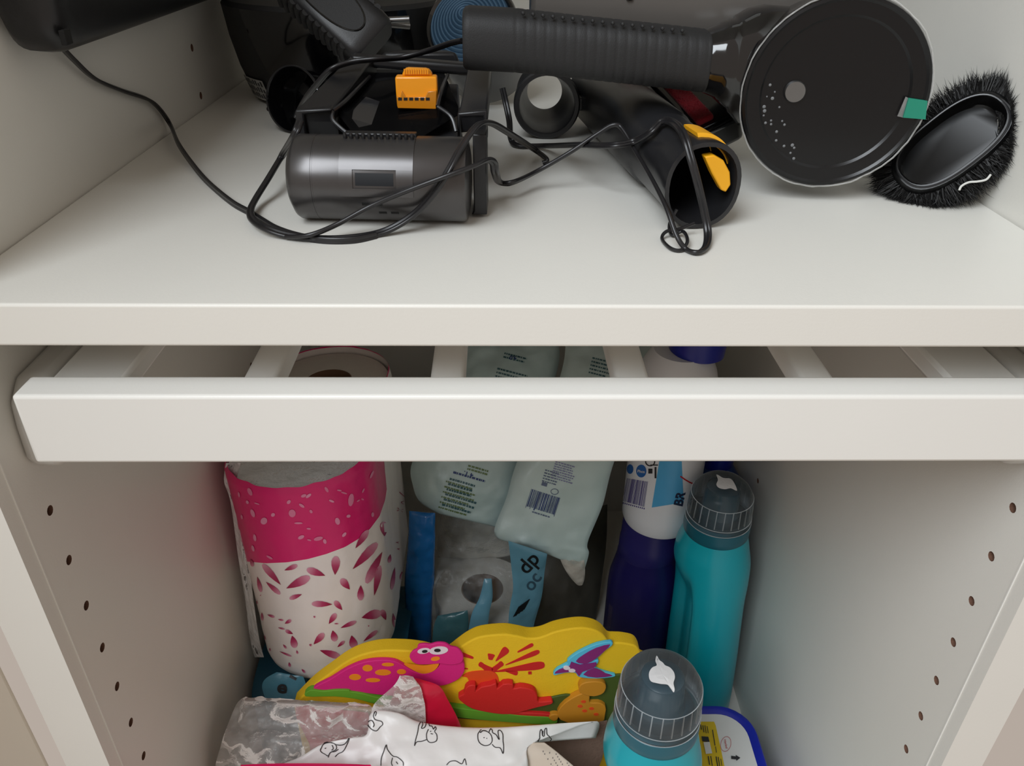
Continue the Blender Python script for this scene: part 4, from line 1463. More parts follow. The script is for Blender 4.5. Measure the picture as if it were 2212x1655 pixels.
S1.lay(mb, xf(vs, 1012, 1024, 3.45, 0.9, 0.8), fs, 0.0006)
if mb.f:
    clean(mb).build('numerals', M_navy_ink, wp1, smooth=0)['kind'] = 'stuff'
full, fr = pillow([(pY(1222, 735, 0.375), pY(1448, 735, 0.375)), (pY(1218, 780, 0.360), pY(1440, 780, 0.360)), (pY(1200, 840, 0.338), pY(1408, 840, 0.338)), (pY(1160, 910, 0.315), pY(1370, 910, 0.315)), (pY(1116, 1000, 0.288), pY(1326, 1000, 0.288)), (pY(1094, 1075, 0.274), pY(1302, 1090, 0.274)), (pY(1068, 1154, 0.260), pY(1270, 1170, 0.260)), (pY(1120, 1176, 0.256), pY(1272, 1196, 0.256)), (pY(1186, 1198, 0.253), pY(1262, 1232, 0.253))], 0.012, 36, 8, 0.0018, 60, 14.0)
wp2 = full.build('wipes_pack', M_mint2, smooth=60, merge=True)
tag(wp2, 'pale aqua wipes pack with blue barcode beside the white bottle', 'wipes pack', 'leaning wipes packs')
S2 = Surf(fr)
mb = MB()
random.seed(21)
u = 0.0
while u < 66:
    w = random.choice((1.0, 1.0, 1.6, 2.4))
    vs, fs = quad2d(u, 0, u + w, 40 if (int(u) % 9) else 44)
    S2.lay(mb, [(1148 + 0.95 * a - 0.30 * b, 1056 + 0.30 * a + 0.92 * b) for a, b in vs], fs, 0.0006)
    u += w + random.choice((0.8, 1.2, 1.8))
clean(mb).build('barcode', M_navy_ink, wp2, smooth=0, label='navy barcode')
text_lines(S2, wp2, 'print_lines', mat('slate_small_print', (88, 104, 132), rough=0.5), 1150, 1104, 0.30, 1, 46, 6, 3, 9)
text_lines(S2, wp2, 'print_lines', MATS['slate_small_print'], 1178, 1014, 0.28, 5, 34, 6, 2.6, 10)
text_lines(S2, wp2, 'print_lines', mat('lilac_small_print', (126, 128, 168), rough=0.5), 1200, 996, 0.28, 8, 50, 5, 2.4, 11)
text_lines(S2, wp2, 'print_lines', M_tealink, 1280, 772, 0.25, 5, 50, 8, 3.2, 12)
mb = MB()
vs, fs = quad2d(-6, -4, 6, 4)
S2.lay(mb, xf(vs, 1176, 1046, 0.3, 1), fs, 0.0006)
vs, fs = stroke2d([(8 * math.cos(t), 6 * math.sin(t)) for t in [2 * PI * k / 16 for k in range(16)]], 1.4, True)
S2.lay(mb, xf(vs, 1198, 1062, 0, 1), fs, 0.0006)
clean(mb).build('pack_symbols', MATS['slate_small_print'], wp2, smooth=0)
full, fr = pillow([(pY(1206, 1196, 0.252), pY(1262, 1210, 0.252)), (pY(1216, 1222, 0.250), pY(1264, 1232, 0.250)), (pY(1232, 1248, 0.248), pY(1262, 1252, 0.248)), (pY(1248, 1264, 0.247), pY(1258, 1264, 0.247))], 0.003, 12, 6, 0.0012, 110, 4.0)
full.build('seal_corner', M_milk, wp2, smooth=60, merge=True)

# dark bag crushed behind, widened to paint in the shade of the back
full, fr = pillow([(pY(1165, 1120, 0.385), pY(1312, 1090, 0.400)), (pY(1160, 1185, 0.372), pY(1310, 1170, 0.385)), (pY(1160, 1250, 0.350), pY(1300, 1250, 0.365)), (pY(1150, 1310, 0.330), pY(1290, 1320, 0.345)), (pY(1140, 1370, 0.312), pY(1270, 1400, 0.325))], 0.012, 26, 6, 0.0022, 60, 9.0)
tag(full.build('dark_bag_and_shade', mat('dark_bag_shade_tone', (92, 90, 82), rough=0.5, var=0.2, bump=0.4, bscale=80), smooth=60, merge=True), 'dark crumpled bag widened to stand in for back shade right of the light blue print', 'bag')

# --- bottles
M_teal = mat('turquoise_bottle_plastic', (14, 160, 174), rough=0.30, var=0.03, coat=0.1)
M_collar = mat('dark_teal_collar', (24, 92, 108), rough=0.35, var=0.04)
M_plug = mat('dark_teal_plug', (20, 58, 72), rough=0.22, var=0.04)
M_frost = film('frosted_clear_cap', (0.93, 0.95, 0.96), haze=0.06, rough=0.22, body=(190, 198, 202), bump=0.05, bscale=40, hvar=0.03)
M_frost2 = film('frosted_cap_rib', (0.9, 0.92, 0.93), haze=0.45, rough=0.3, body=(196, 204, 208), bump=0.05, bscale=40, hvar=0.03)
M_wink = mat('white_cap_print', (216, 216, 216), rough=0.5)
CRD = 0.0280


def teal_bottle(base, label, flame):
    """Cleaner bottle: swept body with a finger groove, dark collar, inner plug, clear ribbed dome cap."""
    t = thing('cleaner_bottle', label, 'bottle', base, 'turquoise cleaner bottles')
    M = Matrix.Translation(Vector(base))
    rings = []
    N = 90
    H0 = 0.236
    nz = 46
    prof = [(0.0, 0.0315, 0.038), (0.004, 0.0345, 0.041), (0.03, 0.0355, 0.042), (0.08, 0.0350, 0.041), (0.12, 0.0340, 0.040), (0.155, 0.0335, 0.0385), (0.180, 0.0345, 0.0375), (0.200, 0.0345, 0.0360), (0.215, 0.0325, 0.0335), (0.226, 0.0300, 0.0300), (0.232, 0.0285, 0.0285), (H0, 0.0275, 0.0275)]
    ps = spline(prof, 5)
    for z, a, b in ps:
        cx = 0.0105 * (1 - min(1, z / 0.215)) ** 0.8
        row = []
        for k in range(N):
            th = 2 * PI * k / N
            x, y = a * math.cos(th), b * math.sin(th)
            # finger groove on the front left
            dg = math.degrees(th)
            zz = max(0.0, min(1.0, (0.206 - z) / 0.055))
            zz = zz * zz * (3 - 2 * zz)
            up = max(0.0, min(1.0, (dg - 140) / 30.0))
            dn = max(0.0, min(1.0, (232 - dg) / 16.0))
            g = 1 - 0.44 * zz * up * up * (3 - 2 * up) * dn * dn * (3 - 2 * dn)
            row.append(M @ Vector((cx + x * g, y * g, z)))
        rings.append(row)
    MB().loft(rings).build('bottle_body', M_teal, t, smooth=60)
    MB().lathe([(0.0278, 0.2335), (0.0288, 0.2350), (0.0290, 0.2400), (0.0286, 0.2475), (0.0266, 0.2490)], 56, M=M).build('collar', M_collar, t)
    zc = 0.2470
    # inner plug with its flat top
    MB().lathe([(0.0240, zc), (0.0238, zc + 0.006), (0.0175, zc + 0.0085), (0.0158, zc + 0.014), (0.0150, zc + 0.0300), (0.0138, zc + 0.0345), (0.0110, zc + 0.0362)], 48, M=M).build('plug', M_plug, t)
    dome = [(CRD * 1.00, zc), (CRD * 1.015, zc + 0.0012), (CRD * 1.015, zc + 0.0030), (CRD * 0.995, zc + 0.0040), (CRD * 0.995, zc + 0.0065), (CRD * 1.0, zc + 0.0075), (CRD * 0.988, zc + 0.0180), (CRD * 0.968, zc + 0.0240), (CRD * 0.925, zc + 0.0285), (CRD * 0.845, zc + 0.0330), (CRD * 0.72, zc + 0.0368), (CRD * 0.53, zc + 0.0400), (CRD * 0.29, zc + 0.0419), (0.0003, zc + 0.0425)]
    dm = MB()
    dm.lathe(dome, 64, M=M, cap0=False, cap1=False)
    cap = dm.build('dome_cap', M_frost, t, smooth=50)
    for k in range(24):
        a = 2 * PI * (k + 0.5) / 24
        R = M @ Matrix.Rotation(a, 4, 'Z')
        mb = MB()
        mb.add([(CRD * 0.975, -0.0004, zc + 0.008), (CRD * 0.935, -0.0004, zc + 0.0085), (CRD * 0.925, -0.0004, zc + 0.0265), (CRD * 0.937, -0.0004, zc + 0.0265),
                (CRD * 0.975, 0.0004, zc + 0.008), (CRD * 0.935, 0.0004, zc + 0.0085), (CRD * 0.925, 0.0004, zc + 0.0265), (CRD * 0.937, 0.0004, zc + 0.0265)],
               [(0, 1, 2, 3), (7, 6, 5, 4), (0, 4, 5, 1), (1, 5, 6, 2), (2, 6, 7, 3), (3, 7, 4, 0)], 0, R)
        mb.build('cap_rib', M_frost2, cap, smooth=0)
    for zr, rr_ in ((0.0270, 0.945), (0.0070, 1.004), (0.0015, 1.018)):
        MB().tube([M @ Vector((CRD * rr_ * math.cos(t_), CRD * rr_ * math.sin(t_), zc + zr)) for t_ in [2 * PI * k / 64 for k in range(64)]], 0.00032, 6, closed=True).build('cap_ring', M_frost2, cap)
    if flame:
        mb = MB()
        poly = spline(flame, 4, True)
        cxm = sum(p[0] for p in poly) / len(poly)
        cym = sum(p[1] for p in poly) / len(poly)
        vs = [(cxm, cym)] + list(poly) + [((p[0] + cxm) / 2, (p[1] + cym) / 2) for p in poly]
        n = len(poly)
        fs = [(1 + i, 1 + (i + 1) % n, 1 + n + (i + 1) % n, 1 + n + i) for i in range(n)] + [(0, 1 + n + i, 1 + n + (i + 1) % n) for i in range(n)]
        Surf(dm).lay(mb, vs, fs, 0.0003)
        if mb.f:
            clean(mb).build('cap_print', M_wink, cap, smooth=0)
    return t


fl1 = [(1280 + x / 5.267, 1400 + y / 5.267) for x, y in ((730, 92), (760, 140), (800, 170), (825, 200), (880, 225), (925, 280), (935, 340), (920, 400), (932, 470), (920, 505), (885, 460), (850, 420), (780, 412), (720, 400), (670, 385), (645, 345), (645, 280), (680, 225), (730, 200), (715, 150))]
fl2 = [(1240 + x / 2.452, 980 + y / 2.452) for x, y in ((755, 112), (790, 130), (830, 135), (852, 165), (862, 198), (830, 185), (800, 190), (768, 183), (754, 165), (762, 140))]
b1 = pY(1556, 1100, 0.238)
teal_bottle((0.1760, 0.238, ZF), 'turquoise cleaner bottle standing behind by the right wall', fl2)
teal_bottle((0.0885, 0.0440, ZF), 'turquoise cleaner bottle at the very front', fl1)

# --- purple bottle with a flat cap, white bottle standing on it
M_purple = mat('deep_purple_plastic', (30, 26, 84), rough=0.28, var=0.05)
M_pcap = mat('purple_cap_plastic', (38, 34, 96), rough=0.35, var=0.05)
wc = pY(1420, 1125, 0.292)
wz = wc.z + 0.005
pb_ = thing('purple_bottle', 'dark purple bottle standing left of the turquoise bottles', 'bottle', (wc.x - 0.004, 0.290, ZF))
MP = Matrix.Translation((wc.x - 0.006, 0.290, 0))
ptop = wz - 0.0010
MB().lathe([(0.031, ZF), (0.0345, ZF + 0.004), (0.0365, ZF + 0.03), (0.0365, ptop - 0.085), (0.0355, ptop - 0.070), (0.0325, ptop - 0.056), (0.0305, ptop - 0.046), (0.0300, ptop - 0.040)], 48, M=MP, sx=1.0, sy=0.8).build('bottle_body', M_purple, pb_)
MB().lathe([(0.0292, ptop - 0.042), (0.0296, ptop - 0.040), (0.0292, ptop - 0.024), (0.0285, ptop - 0.023), (0.0280, ptop - 0.004), (0.0262, ptop)], 48, M=MP, sx=1.0, sy=0.85).build('flip_cap', M_pcap, pb_)
mb = MB()
for k in range(2):
    a0_ = math.radians(198 + k * 0)
    mb.grid(lambda u, v: MP @ Vector((0.0367 * math.cos(a0_ + u * 0.20), 0.0367 * 0.8 * math.sin(a0_ + u * 0.20), ptop - 0.150 + 0.045 * v - 0.0)), 4, 4)
mb.build('back_label', mat('lilac_label', (96, 86, 120), rough=0.5, var=0.4, scale=300), pb_)

M_wplast = mat('white_bottle_plastic', (224, 226, 230), rough=0.28, var=0.02)
M_capblue = mat('cobalt_cap_plastic', (22, 34, 140), rough=0.3, var=0.04)
M_sky = mat('sky_blue_label', (84, 168, 216), rough=0.35, var=0.06)
M_red_ink = mat('red_print', (190, 32, 40), rough=0.4)
M_vio_ink = mat('violet_print', (70, 58, 130), rough=0.5)
wb = thing('white_bottle', 'white bottle with barcode label and blue cap behind the rail', 'bottle', (wc.x, 0.292, wz))
MW = Matrix.Translation((wc.x, 0.292, wz))
wr_ = 0.0350
wbm = MB()
wbm.lathe([(0.030, 0.0), (0.0335, 0.0015), (wr_, 0.006), (wr_ * 1.005, 0.018), (wr_, 0.022), (wr_, 0.150), (wr_ * 0.99, 0.158), (wr_ * 0.93, 0.168), (wr_ * 0.82, 0.177), (wr_ * 0.70, 0.184), (wr_ * 0.66, 0.186)], 64, M=MW)
wbo = wbm.build('bottle_body', M_wplast, wb)
MB().lathe([(0.0215, 0.184), (0.0235, 0.1855), (0.0235, 0.210), (0.0220, 0.214), (0.010, 0.215)], 48, M=MW @ Matrix.Rotation(math.radians(4), 4, 'Y')).build('screw_cap', M_capblue, wb)
SWB = Surf(wbm)
zq = lambda x, y: (1240 + x / 2.452, 980 + y / 2.452)
mb = MB()
vs, fs = quad2d(0, 0, 1, 1, 8, 10)
SWB.lay(mb, [zq(*(Vector((452, 40)).lerp(Vector((570, 40)), a).lerp(Vector((412, 285)).lerp(Vector((580, 258)), a), b))) for a, b in vs], fs, 0.0003)
clean(mb).build('label_sky_panel', M_sky, wbo, smooth=60)
mb = MB()
random.seed(31)
u = 0.0
while u < 1.0:
    w = random.choice((0.012, 0.02, 0.034))
    vs, fs = quad2d(u, 0, min(1, u + w), 1, 1, 4)
    SWB.lay(mb, [zq(*(Vector((282, 130)).lerp(Vector((392, 148)), a).lerp(Vector((258, 250)).lerp(Vector((372, 282)), a), b))) for a, b in vs], fs, 0.0003)
    u += w + random.choice((0.012, 0.02, 0.03))
clean(mb).build('barcode', M_vio_ink, wbo, smooth=0)
mb = MB()
for k in range(12):
    vs, fs = quad2d(-3, -4, 3, 4)
    SWB.lay(mb, xf(vs, *zq(262 + k * 10, 262 + k * 2.6), 0, 0.38), fs, 0.0003)
clean(mb).build('barcode_digits', M_vio_ink, wbo, smooth=0)
mb = MB()
ci = [(27 * math.cos(t), 34 * math.sin(t)) for t in [2 * PI * k / 20 for k in range(20)]]
SWB.lay(mb, [zq(357 + a, 92 + b) for a, b in ci], fan(ci), 0.0003)
SWB.lay(mb, [zq(298 + a * 0.65, 82 + b * 0.75) for a, b in ci], fan(ci), 0.0003)
clean(mb).build('label_roundels', mat('royal_blue_print', (34, 96, 170), rough=0.4), wbo, smooth=0)
mb = MB()
vs, fs = text_polys('Phos', 11, 0.2)
SWB.lay(mb, xf(vs, *zq(357, 94), 0.1, 0.75), fs, 0.0005)
if mb.f:
    clean(mb).build('roundel_lettering', M_wink, wbo, smooth=0)
mb = MB()
for x, y, w, h in ((405, 92, 22, 26), (425, 60, 40, 6), (432, 100, 10, 60)):
    vs, fs = quad2d(x - w / 2, y - h / 2, x + w / 2, y + h / 2)
    SWB.lay(mb, [zq(*p) for p in vs], fs, 0.0003)
ci2 = stroke2d([(404 + 24 * math.cos(t), 42 + 22 * math.sin(t)) for t in [2 * PI * k / 20 for k in range(20)]], 6, True)
SWB.lay(mb, [zq(*p) for p in ci2[0]], ci2[1], 0.0003)
if mb.f:
    clean(mb).build('label_marks', M_ink, wbo, smooth=0)
mb = MB()
for p in (((560, 118), (575, 60), (640, 60), (640, 160), (600, 145)),):
    SWB.lay(mb, [zq(*q_) for q_ in p], fan(p), 0.0003)
vs, fs = text_polys('BR', 26, 1.0)
SWB.lay(mb, xf(vs, *zq(560, 240), -1.35, 1.0), fs, 0.0005)
if mb.f:
    clean(mb).build('brand_print', mat('dark_navy_print', (40, 48, 76), rough=0.4), wbo, smooth=0)
mb = MB()
st = stroke2d([(562, 118), (585, 135), (610, 150), (632, 160)], 7)
SWB.lay(mb, [zq(*p) for p in st[0]], st[1], 0.0006)
if mb.f:
    clean(mb).build('red_stripe', M_red_ink, wbo, smooth=0)
# cobalt blue bottle in the far corner
nb = pY(1545, 1005, 0.345)
cbt = thing('cobalt_bottle', 'cobalt blue bottle in the far right corner behind turquoise cap', 'bottle', (0.200, 0.345, ZF))
MB().lathe([(0.026, ZF), (0.0285, ZF + 0.004), (0.0285, nb.z - 0.03), (0.026, nb.z - 0.012), (0.019, nb.z), (0.015, nb.z + 0.004)], 40, M=Matrix.Translation((nb.x, 0.345, 0))).build('bottle_body', mat('cobalt_bottle_plastic', (18, 58, 120), rough=0.3), cbt)
MB().lathe([(0.0155, nb.z + 0.003), (0.0170, nb.z + 0.005), (0.0170, nb.z + 0.024), (0.0150, nb.z + 0.026)], 32, M=Matrix.Translation((nb.x, 0.345, 0))).build('screw_cap', M_capblue, cbt)

# --- blue tub with a printed lid
M_tub = mat('royal_blue_tub', (20, 34, 150), rough=0.35, var=0.04)
M_lid = mat('white_lid_label', (206, 206, 204), rough=0.45, var=0.02)
M_yel = mat('yellow_label', (206, 176, 32), rough=0.45, var=0.03)
tb_ = thing('blue_tub', 'royal blue tub with yellow and white printed lid by the right wall', 'tub', (0.168, 0.08, ZF))
zt = -0.360
tcx, tcy = 0.1640, 0.0730


def rrect(hx, hy, r, n=8):
    out = []
    for cx, cy, a0 in ((hx - r, hy - r, 0), (-hx + r, hy - r, PI / 2), (-hx + r, -hy + r, PI), (hx - r, -hy + r, 1.5 * PI)):
        for k in range(n + 1):
            t = a0 + PI / 2 * k / n
            out.append((cx + r * math.cos(t), cy + r * math.sin(t)))
    return out


def tring(hx, hy, r, z):
    return [Vector((tcx + x, tcy + y, z)) for x, y in rrect(hx, hy, r)]


hx, hy, cr = 0.0420, 0.0830, 0.030
tm = MB()
tm.loft([tring(hx - 0.006, hy - 0.006, cr - 0.005, ZF + 0.0003), tring(hx - 0.003, hy - 0.003, cr - 0.002, ZF + 0.004), tring(hx - 0.001, hy - 0.001, cr, zt - 0.012), tring(hx, hy, cr, zt - 0.010), tring(hx, hy, cr, zt - 0.002), tring(hx - 0.0015, hy - 0.0015, cr - 0.001, zt), tring(hx - 0.0055, hy - 0.0055, cr - 0.004, zt), tring(hx - 0.0075, hy - 0.0075, cr - 0.006, zt - 0.0022)])
tm.build('tub_body', M_tub, tb_, smooth=50)
lid = MB().prism(rrect(hx - 0.0085, hy - 0.0085, cr - 0.007), zt - 0.0022, zt - 0.0016, M=Matrix.Translation((tcx, tcy, 0)))
lo_ = lid.build('lid_label', M_lid, tb_, smooth=30)
SL = Surf(lid)
zt6 = lambda x, y: (1280 + x / 5.267, 1400 + y / 5.267)
mb = MB()
p4 = [pZ(*zt6(x, y), zt - 0.0014) for x, y in ((1195, 838), (1382, 838), (1400, 880), (1450, 1100), (1500, 1343), (1540, 1500), (1270, 1500), (1200, 1000))]
mb.add(p4, fan(p4))
mb.build('yellow_panel', M_yel, lo_, smooth=0)
mb = MB()


def lidpoly(mb_, pts, off=0.0010):
    mb_.add([pZ(*zt6(x, y), zt - 0.0016 + off) for x, y in pts], fan(pts))


for x, y, w, h in ((1225, 870, 10, 60), (1250, 880, 10, 80), (1275, 880, 8, 90), (1300, 890, 8, 80), (1360, 930, 10, 180), (1310, 1230, 12, 100), (1340, 1230, 10, 110), (1400, 1235, 12, 120), (1425, 1240, 10, 110), (1455, 1260, 8, 80), (1395, 1120, 8, 70)):
    lidpoly(mb, [(x, y), (x + w, y), (x + w + h * 0.16, y + h), (x + h * 0.16, y + h)])
lidpoly(mb, [(1240, 1005), (1318, 1010), (1332, 1070), (1250, 1062)])
lidpoly(mb, [(1576, 1226), (1630, 1234), (1628, 1216), (1682, 1250), (1636, 1284), (1634, 1268), (1578, 1262)])
mb.build('lid_print', M_ink, lo_, smooth=0)
mb = MB()
lidpoly(mb, [(1262, 1072), (1332, 1068), (1362, 1198), (1290, 1206)], 0.0012)
mb.build('pictogram', M_lid, lo_, smooth=0)
mb = MB()
el = [(1516 + 58 * math.cos(t) - 10 * math.sin(t), 1093 + 84 * math.sin(t)) for t in [2 * PI * k / 32 for k in range(32)]]
vs, fs = stroke2d(el, 5, True)
mb.add([pZ(*zt6(*p), zt - 0.0006) for p in vs], fs)
vs, fs = text_polys('Henkel', 44, 0.4)
mb.add([pZ(*zt6(*p), zt - 0.0006) for p in xf(vs, 1516, 1093, 1.35, 0.85)], fs)
mb.build('oval_logo', mat('red_logo_print', (178, 70, 74), rough=0.45), lo_, smooth=0)

# --- yellow foam board with raised dinosaurs
M_foam = mat('yellow_foam', (232, 190, 20), rough=0.75, var=0.04, scale=120, bump=0.15, bscale=900)
M_fpink = mat('magenta_foam', (214, 24, 122), rough=0.7, var=0.04, bump=0.12, bscale=900)
M_forange = mat('orange_foam_print', (236, 140, 16), rough=0.7)
M_fred = mat('red_foam', (206, 30, 26), rough=0.7, var=0.05, bump=0.12, bscale=900)
M_fredp = mat('red_foam_print', (196, 24, 22), rough=0.7)
M_fvolc = mat('volcano_orange_print', (222, 74, 16), rough=0.7)
M_fgreen = mat('green_foam', (98, 160, 36), rough=0.7, var=0.05)
M_fgreend = mat('dark_green_foam', (66, 84, 22), rough=0.7, var=0.05)
M_fblue = mat('light_blue_foam', (84, 186, 220), rough=0.7)
M_fpurp = mat('purple_foam', (130, 30, 110), rough=0.7)
M_fgold = mat('golden_foam', (196, 132, 22), rough=0.7, var=0.05)
M_fwhite = mat('white_foam_print', (226, 214, 220), rough=0.7)
M_fblack = mat('black_foam_print', (24, 14, 20), rough=0.7)

fb_n = Vector((0.03, -0.995, 0.06)).normalized()
fb_o = Vector((0.0, 0.1060, -0.28))
FT = 0.0125
FBM = frame(fb_o, fb_n, (1, 0, 0))
FBI = FBM.inverted()
fb = thing('foam_board', 'yellow foam board with raised cartoon dinosaurs standing before the rolls', 'foam board', (-0.02, 0.10, ZF))


def fpt(x, y, h=0.0):
    p = FBI @ pP(x, y, fb_o + fb_n * h, fb_n)
    return (p.x, p.y)


def relief(name, pts, h0, h1, m, parent, smooth_n=3, bevel=0.0006):
    """A raised foam shape: outline at height h1 on the board's face."""
    P = spline(pts, smooth_n, True) if smooth_n else pts
    poly = [fpt(x, y, h1) for x, y in P]
    ar = sum(poly[i][0] * poly[(i + 1) % len(poly)][1] - poly[(i + 1) % len(poly)][0] * poly[i][1] for i in range(len(poly)))
    if ar < 0:
        poly = poly[::-1]
    return MB().prism(poly, h0, h1, M=FBM).build(name, m, parent, bevel=bevel, smooth=30)


sil = [(634, 1499), (674, 1459), (714, 1429), (748, 1405), (781, 1390), (823, 1381), (873, 1381), (910, 1385), (935, 1391), (962, 1396), (972, 1391), (990, 1377), (1012, 1362), (1039, 1351), (1087, 1346), (1119, 1350), (1144, 1355), (1169, 1352), (1198, 1341), (1231, 1334), (1261, 1332), (1286, 1337), (1303, 1347), (1316, 1362), (1330, 1364), (1348, 1365), (1373, 1371), (1383, 1385), (1387, 1402), (1410, 1411), (1440, 1425), (1462, 1445), (1474, 1480)]
top = [fpt(x, y + 25) for x, y in spline(sil, 4)]
poly = top + [(top[-1][0], -0.165), (top[0][0] + 0.004, -0.165)]
board = MB().prism(poly[::-1], -FT, 0.0, M=FBM).build('board', M_foam, fb, bevel=0.0012, seg=3, smooth=30)
z2 = lambda x, y: (450 + x / 4.022, 1320 + y / 4.022)
z3 = lambda x, y: (900 + x / 4.022, 1320 + y / 4.022)
HB = 0.0035
long_ = relief('dinosaur', [z2(*p) for p in ((915, 690), (940, 655), (1060, 595), (1200, 508), (1350, 448), (1500, 430), (1620, 440), (1700, 480), (1790, 530), (1880, 548), (1960, 520), (2005, 480), (2030, 430), (2160, 400), (2215, 440), (2225, 520), (2180, 590), (2080, 640), (1980, 660), (1900, 690), (1800, 740), (1600, 740), (1400, 720), (1200, 690), (1050, 690))], 0.0, HB, M_fpink, fb)
head = relief('dinosaur_head', [z2(*p) for p in ((1748, 405), (1775, 355), (1812, 335), (1825, 300), (1880, 290), (1930, 295), (1990, 280), (2060, 285), (2110, 315), (2170, 330), (2215, 390), (2200, 450), (2110, 470), (2010, 460), (1900, 468), (1800, 462))], HB, HB + 0.0022, M_fpink, long_)
relief('opening', [z2(*p) for p in ((1700, 462), (1790, 470), (1900, 474), (1998, 448), (1990, 490), (1940, 530), (1860, 545), (1780, 515))], HB, HB + 0.0006, M_forange, long_, 3, 0)  # gap under the head: the board's shade there painted as orange
for name, c, a, b, an_, m, h in (('eye', (1872, 348), 56, 24, -0.15, M_fwhite, 0.0024), ('eye', (2002, 345), 82, 34, -0.10, M_fwhite, 0.0026), ('pupil', (1880, 354), 24, 11, -0.1, M_fblack, 0.0029), ('pupil', (1990, 345), 28, 13, 0.0, M_fblack, 0.0031), ('cheek', (1973, 417), 40, 17, -0.15, M_forange, 0.0026)):
    pts = [z2(c[0] + a * math.cos(t) * math.cos(an_) - b * math.sin(t) * math.sin(an_), c[1] + a * math.cos(t) * math.sin(an_) + b * math.sin(t) * math.cos(an_)) for t in [2 * PI * k / 20 for k in range(20)]]
    relief(name, pts, HB + 0.002, HB + h, m, head, 0, 0)
for c, a, b in (((1275, 576), 52, 26), ((1383, 498), 44, 28), ((1518, 536), 70, 25), ((1560, 467), 54, 15), ((1678, 530), 40, 21), ((1430, 603), 64, 17)):
    pts = [z2(c[0] + a * math.cos(t), c[1] + b * math.sin(t)) for t in [2 * PI * k / 18 for k in range(18)]]
    relief('spot', pts, HB - 0.0005, HB + 0.0003, M_forange, long_, 0, 0)
relief('grass', [z2(*p) for p in ((845, 745), (885, 690), (1000, 700), (1100, 690), (1215, 690), (1240, 705), (1340, 720), (1500, 760), (1800, 800), (2200, 850), (2700, 910), (3000, 930), (3000, 985), (2700, 975), (2200, 930), (1750, 860), (1450, 810), (1300, 770), (1100, 745))], 0.0, 0.0050, M_fgreen, fb)
relief('ground', [z3(*p) for p in ((-300, 800), (300, 830), (600, 830), (1000, 800), (1150, 760), (1300, 730), (1420, 740), (1500, 660), (1700, 560), (1900, 580), (1990, 700), (1990, 1000), (1300, 990), (700, 960), (0, 900))], 0.0, 0.0018, M_fgreend, fb)
# volcano splash


def drop(a, b, w0, w1):
    """Flat splash mark from a thin end a to a fat end b."""
    dx, dy = b[0] - a[0], b[1] - a[1]
    L = math.hypot(dx, dy)
    nx, ny = -dy / L, dx / L
    out = []
    for t, k in ((0, w0), (0.3, w0 * 0.6 + w1 * 0.4), (0.65, w1 * 0.9), (0.85, w1), (0.97, w1 * 0.6)):
        out.append((a[0] + dx * t + nx * k / 2, a[1] + dy * t + ny * k / 2))
    for t, k in ((0.97, w1 * 0.6), (0.85, w1), (0.65, w1 * 0.9), (0.3, w0 * 0.6 + w1 * 0.4), (0, w0)):
        out.append((a[0] + dx * t - nx * k / 2, a[1] + dy * t - ny * k / 2))
    return [z3(*p) for p in out]


for a, b, w0, w1 in (((650, 530), (540, 455), 60, 42), ((660, 520), (750, 450), 40, 44), ((690, 435), (790, 325), 8, 62), ((640, 425), (650, 375), 30, 62), ((880, 358), (1015, 290), 10, 30), ((780, 468), (1072, 350), 6, 40), ((690, 528), (1120, 468), 8, 66), ((775, 524), (880, 545), 8, 38), ((970, 540), (1000, 540), 22, 26), ((490, 410), (385, 375), 16, 34), ((445, 505), (400, 500), 6, 12)):
    relief('splash_print', drop(a, b, w0, w1), -0.0002, 0.0004, M_fredp, board, 2, 0)
relief('volcano_print', [z3(*p) for p in ((395, 570), (450, 535), (560, 520), (650, 525), (700, 560), (718, 640), (700, 680), (560, 690), (470, 640), (440, 580))], -0.0002, 0.0006, M_fvolc, board, 3, 0)
st = relief('red_dinosaur', [z3(*p) for p in ((360, 755), (410, 725), (420, 685), (455, 652), (512, 650), (512, 700), (560, 665), (640, 650), (690, 632), (700, 680), (750, 640), (838, 640), (838, 680), (900, 668), (980, 680), (1030, 705), (1050, 750), (1060, 795), (1172, 785), (1172, 812), (1050, 840), (950, 868), (850, 895), (740, 900), (600, 880), (480, 850), (400, 800))], 0.0, 0.0055, M_fred, fb, 2)
relief('red_leg', [z3(*p) for p in ((760, 880), (900, 885), (1100, 895), (1200, 910), (1190, 940), (1000, 935), (800, 915))], 0.0, 0.0045, M_fred, st, 2)
gd = relief('golden_dinosaur', [z3(*p) for p in ((1225, 880), (1290, 800), (1400, 735), (1485, 712), (1505, 750), (1505, 800), (1580, 800), (1640, 830), (1640, 900), (1600, 985), (1400, 990), (1250, 950))], 0.0, 0.0055, M_fgold, fb, 2)
relief('golden_head', [z3(*p) for p in ((1410, 690), (1425, 645), (1490, 620), (1590, 618), (1645, 650), (1625, 715), (1540, 745), (1440, 725))], 0.0, 0.0062, M_fgold, gd, 3)
for x, y in ((1450, 790), (1420, 830), (1520, 850), (1460, 870), (1560, 900)):
    pts = [z3(x + 22 * math.cos(t), y + 12 * math.sin(t)) for t in [2 * PI * k / 12 for k in range(12)]]
    relief('golden_spot', pts, 0.005, 0.0058, M_fvolc, gd, 0, 0)
relief('golden_foot', [z3(*p) for p in ((1150, 935), (1170, 905), (1230, 905), (1225, 945), (1190, 960))], 0.0, 0.0058, M_fgold, gd, 2)
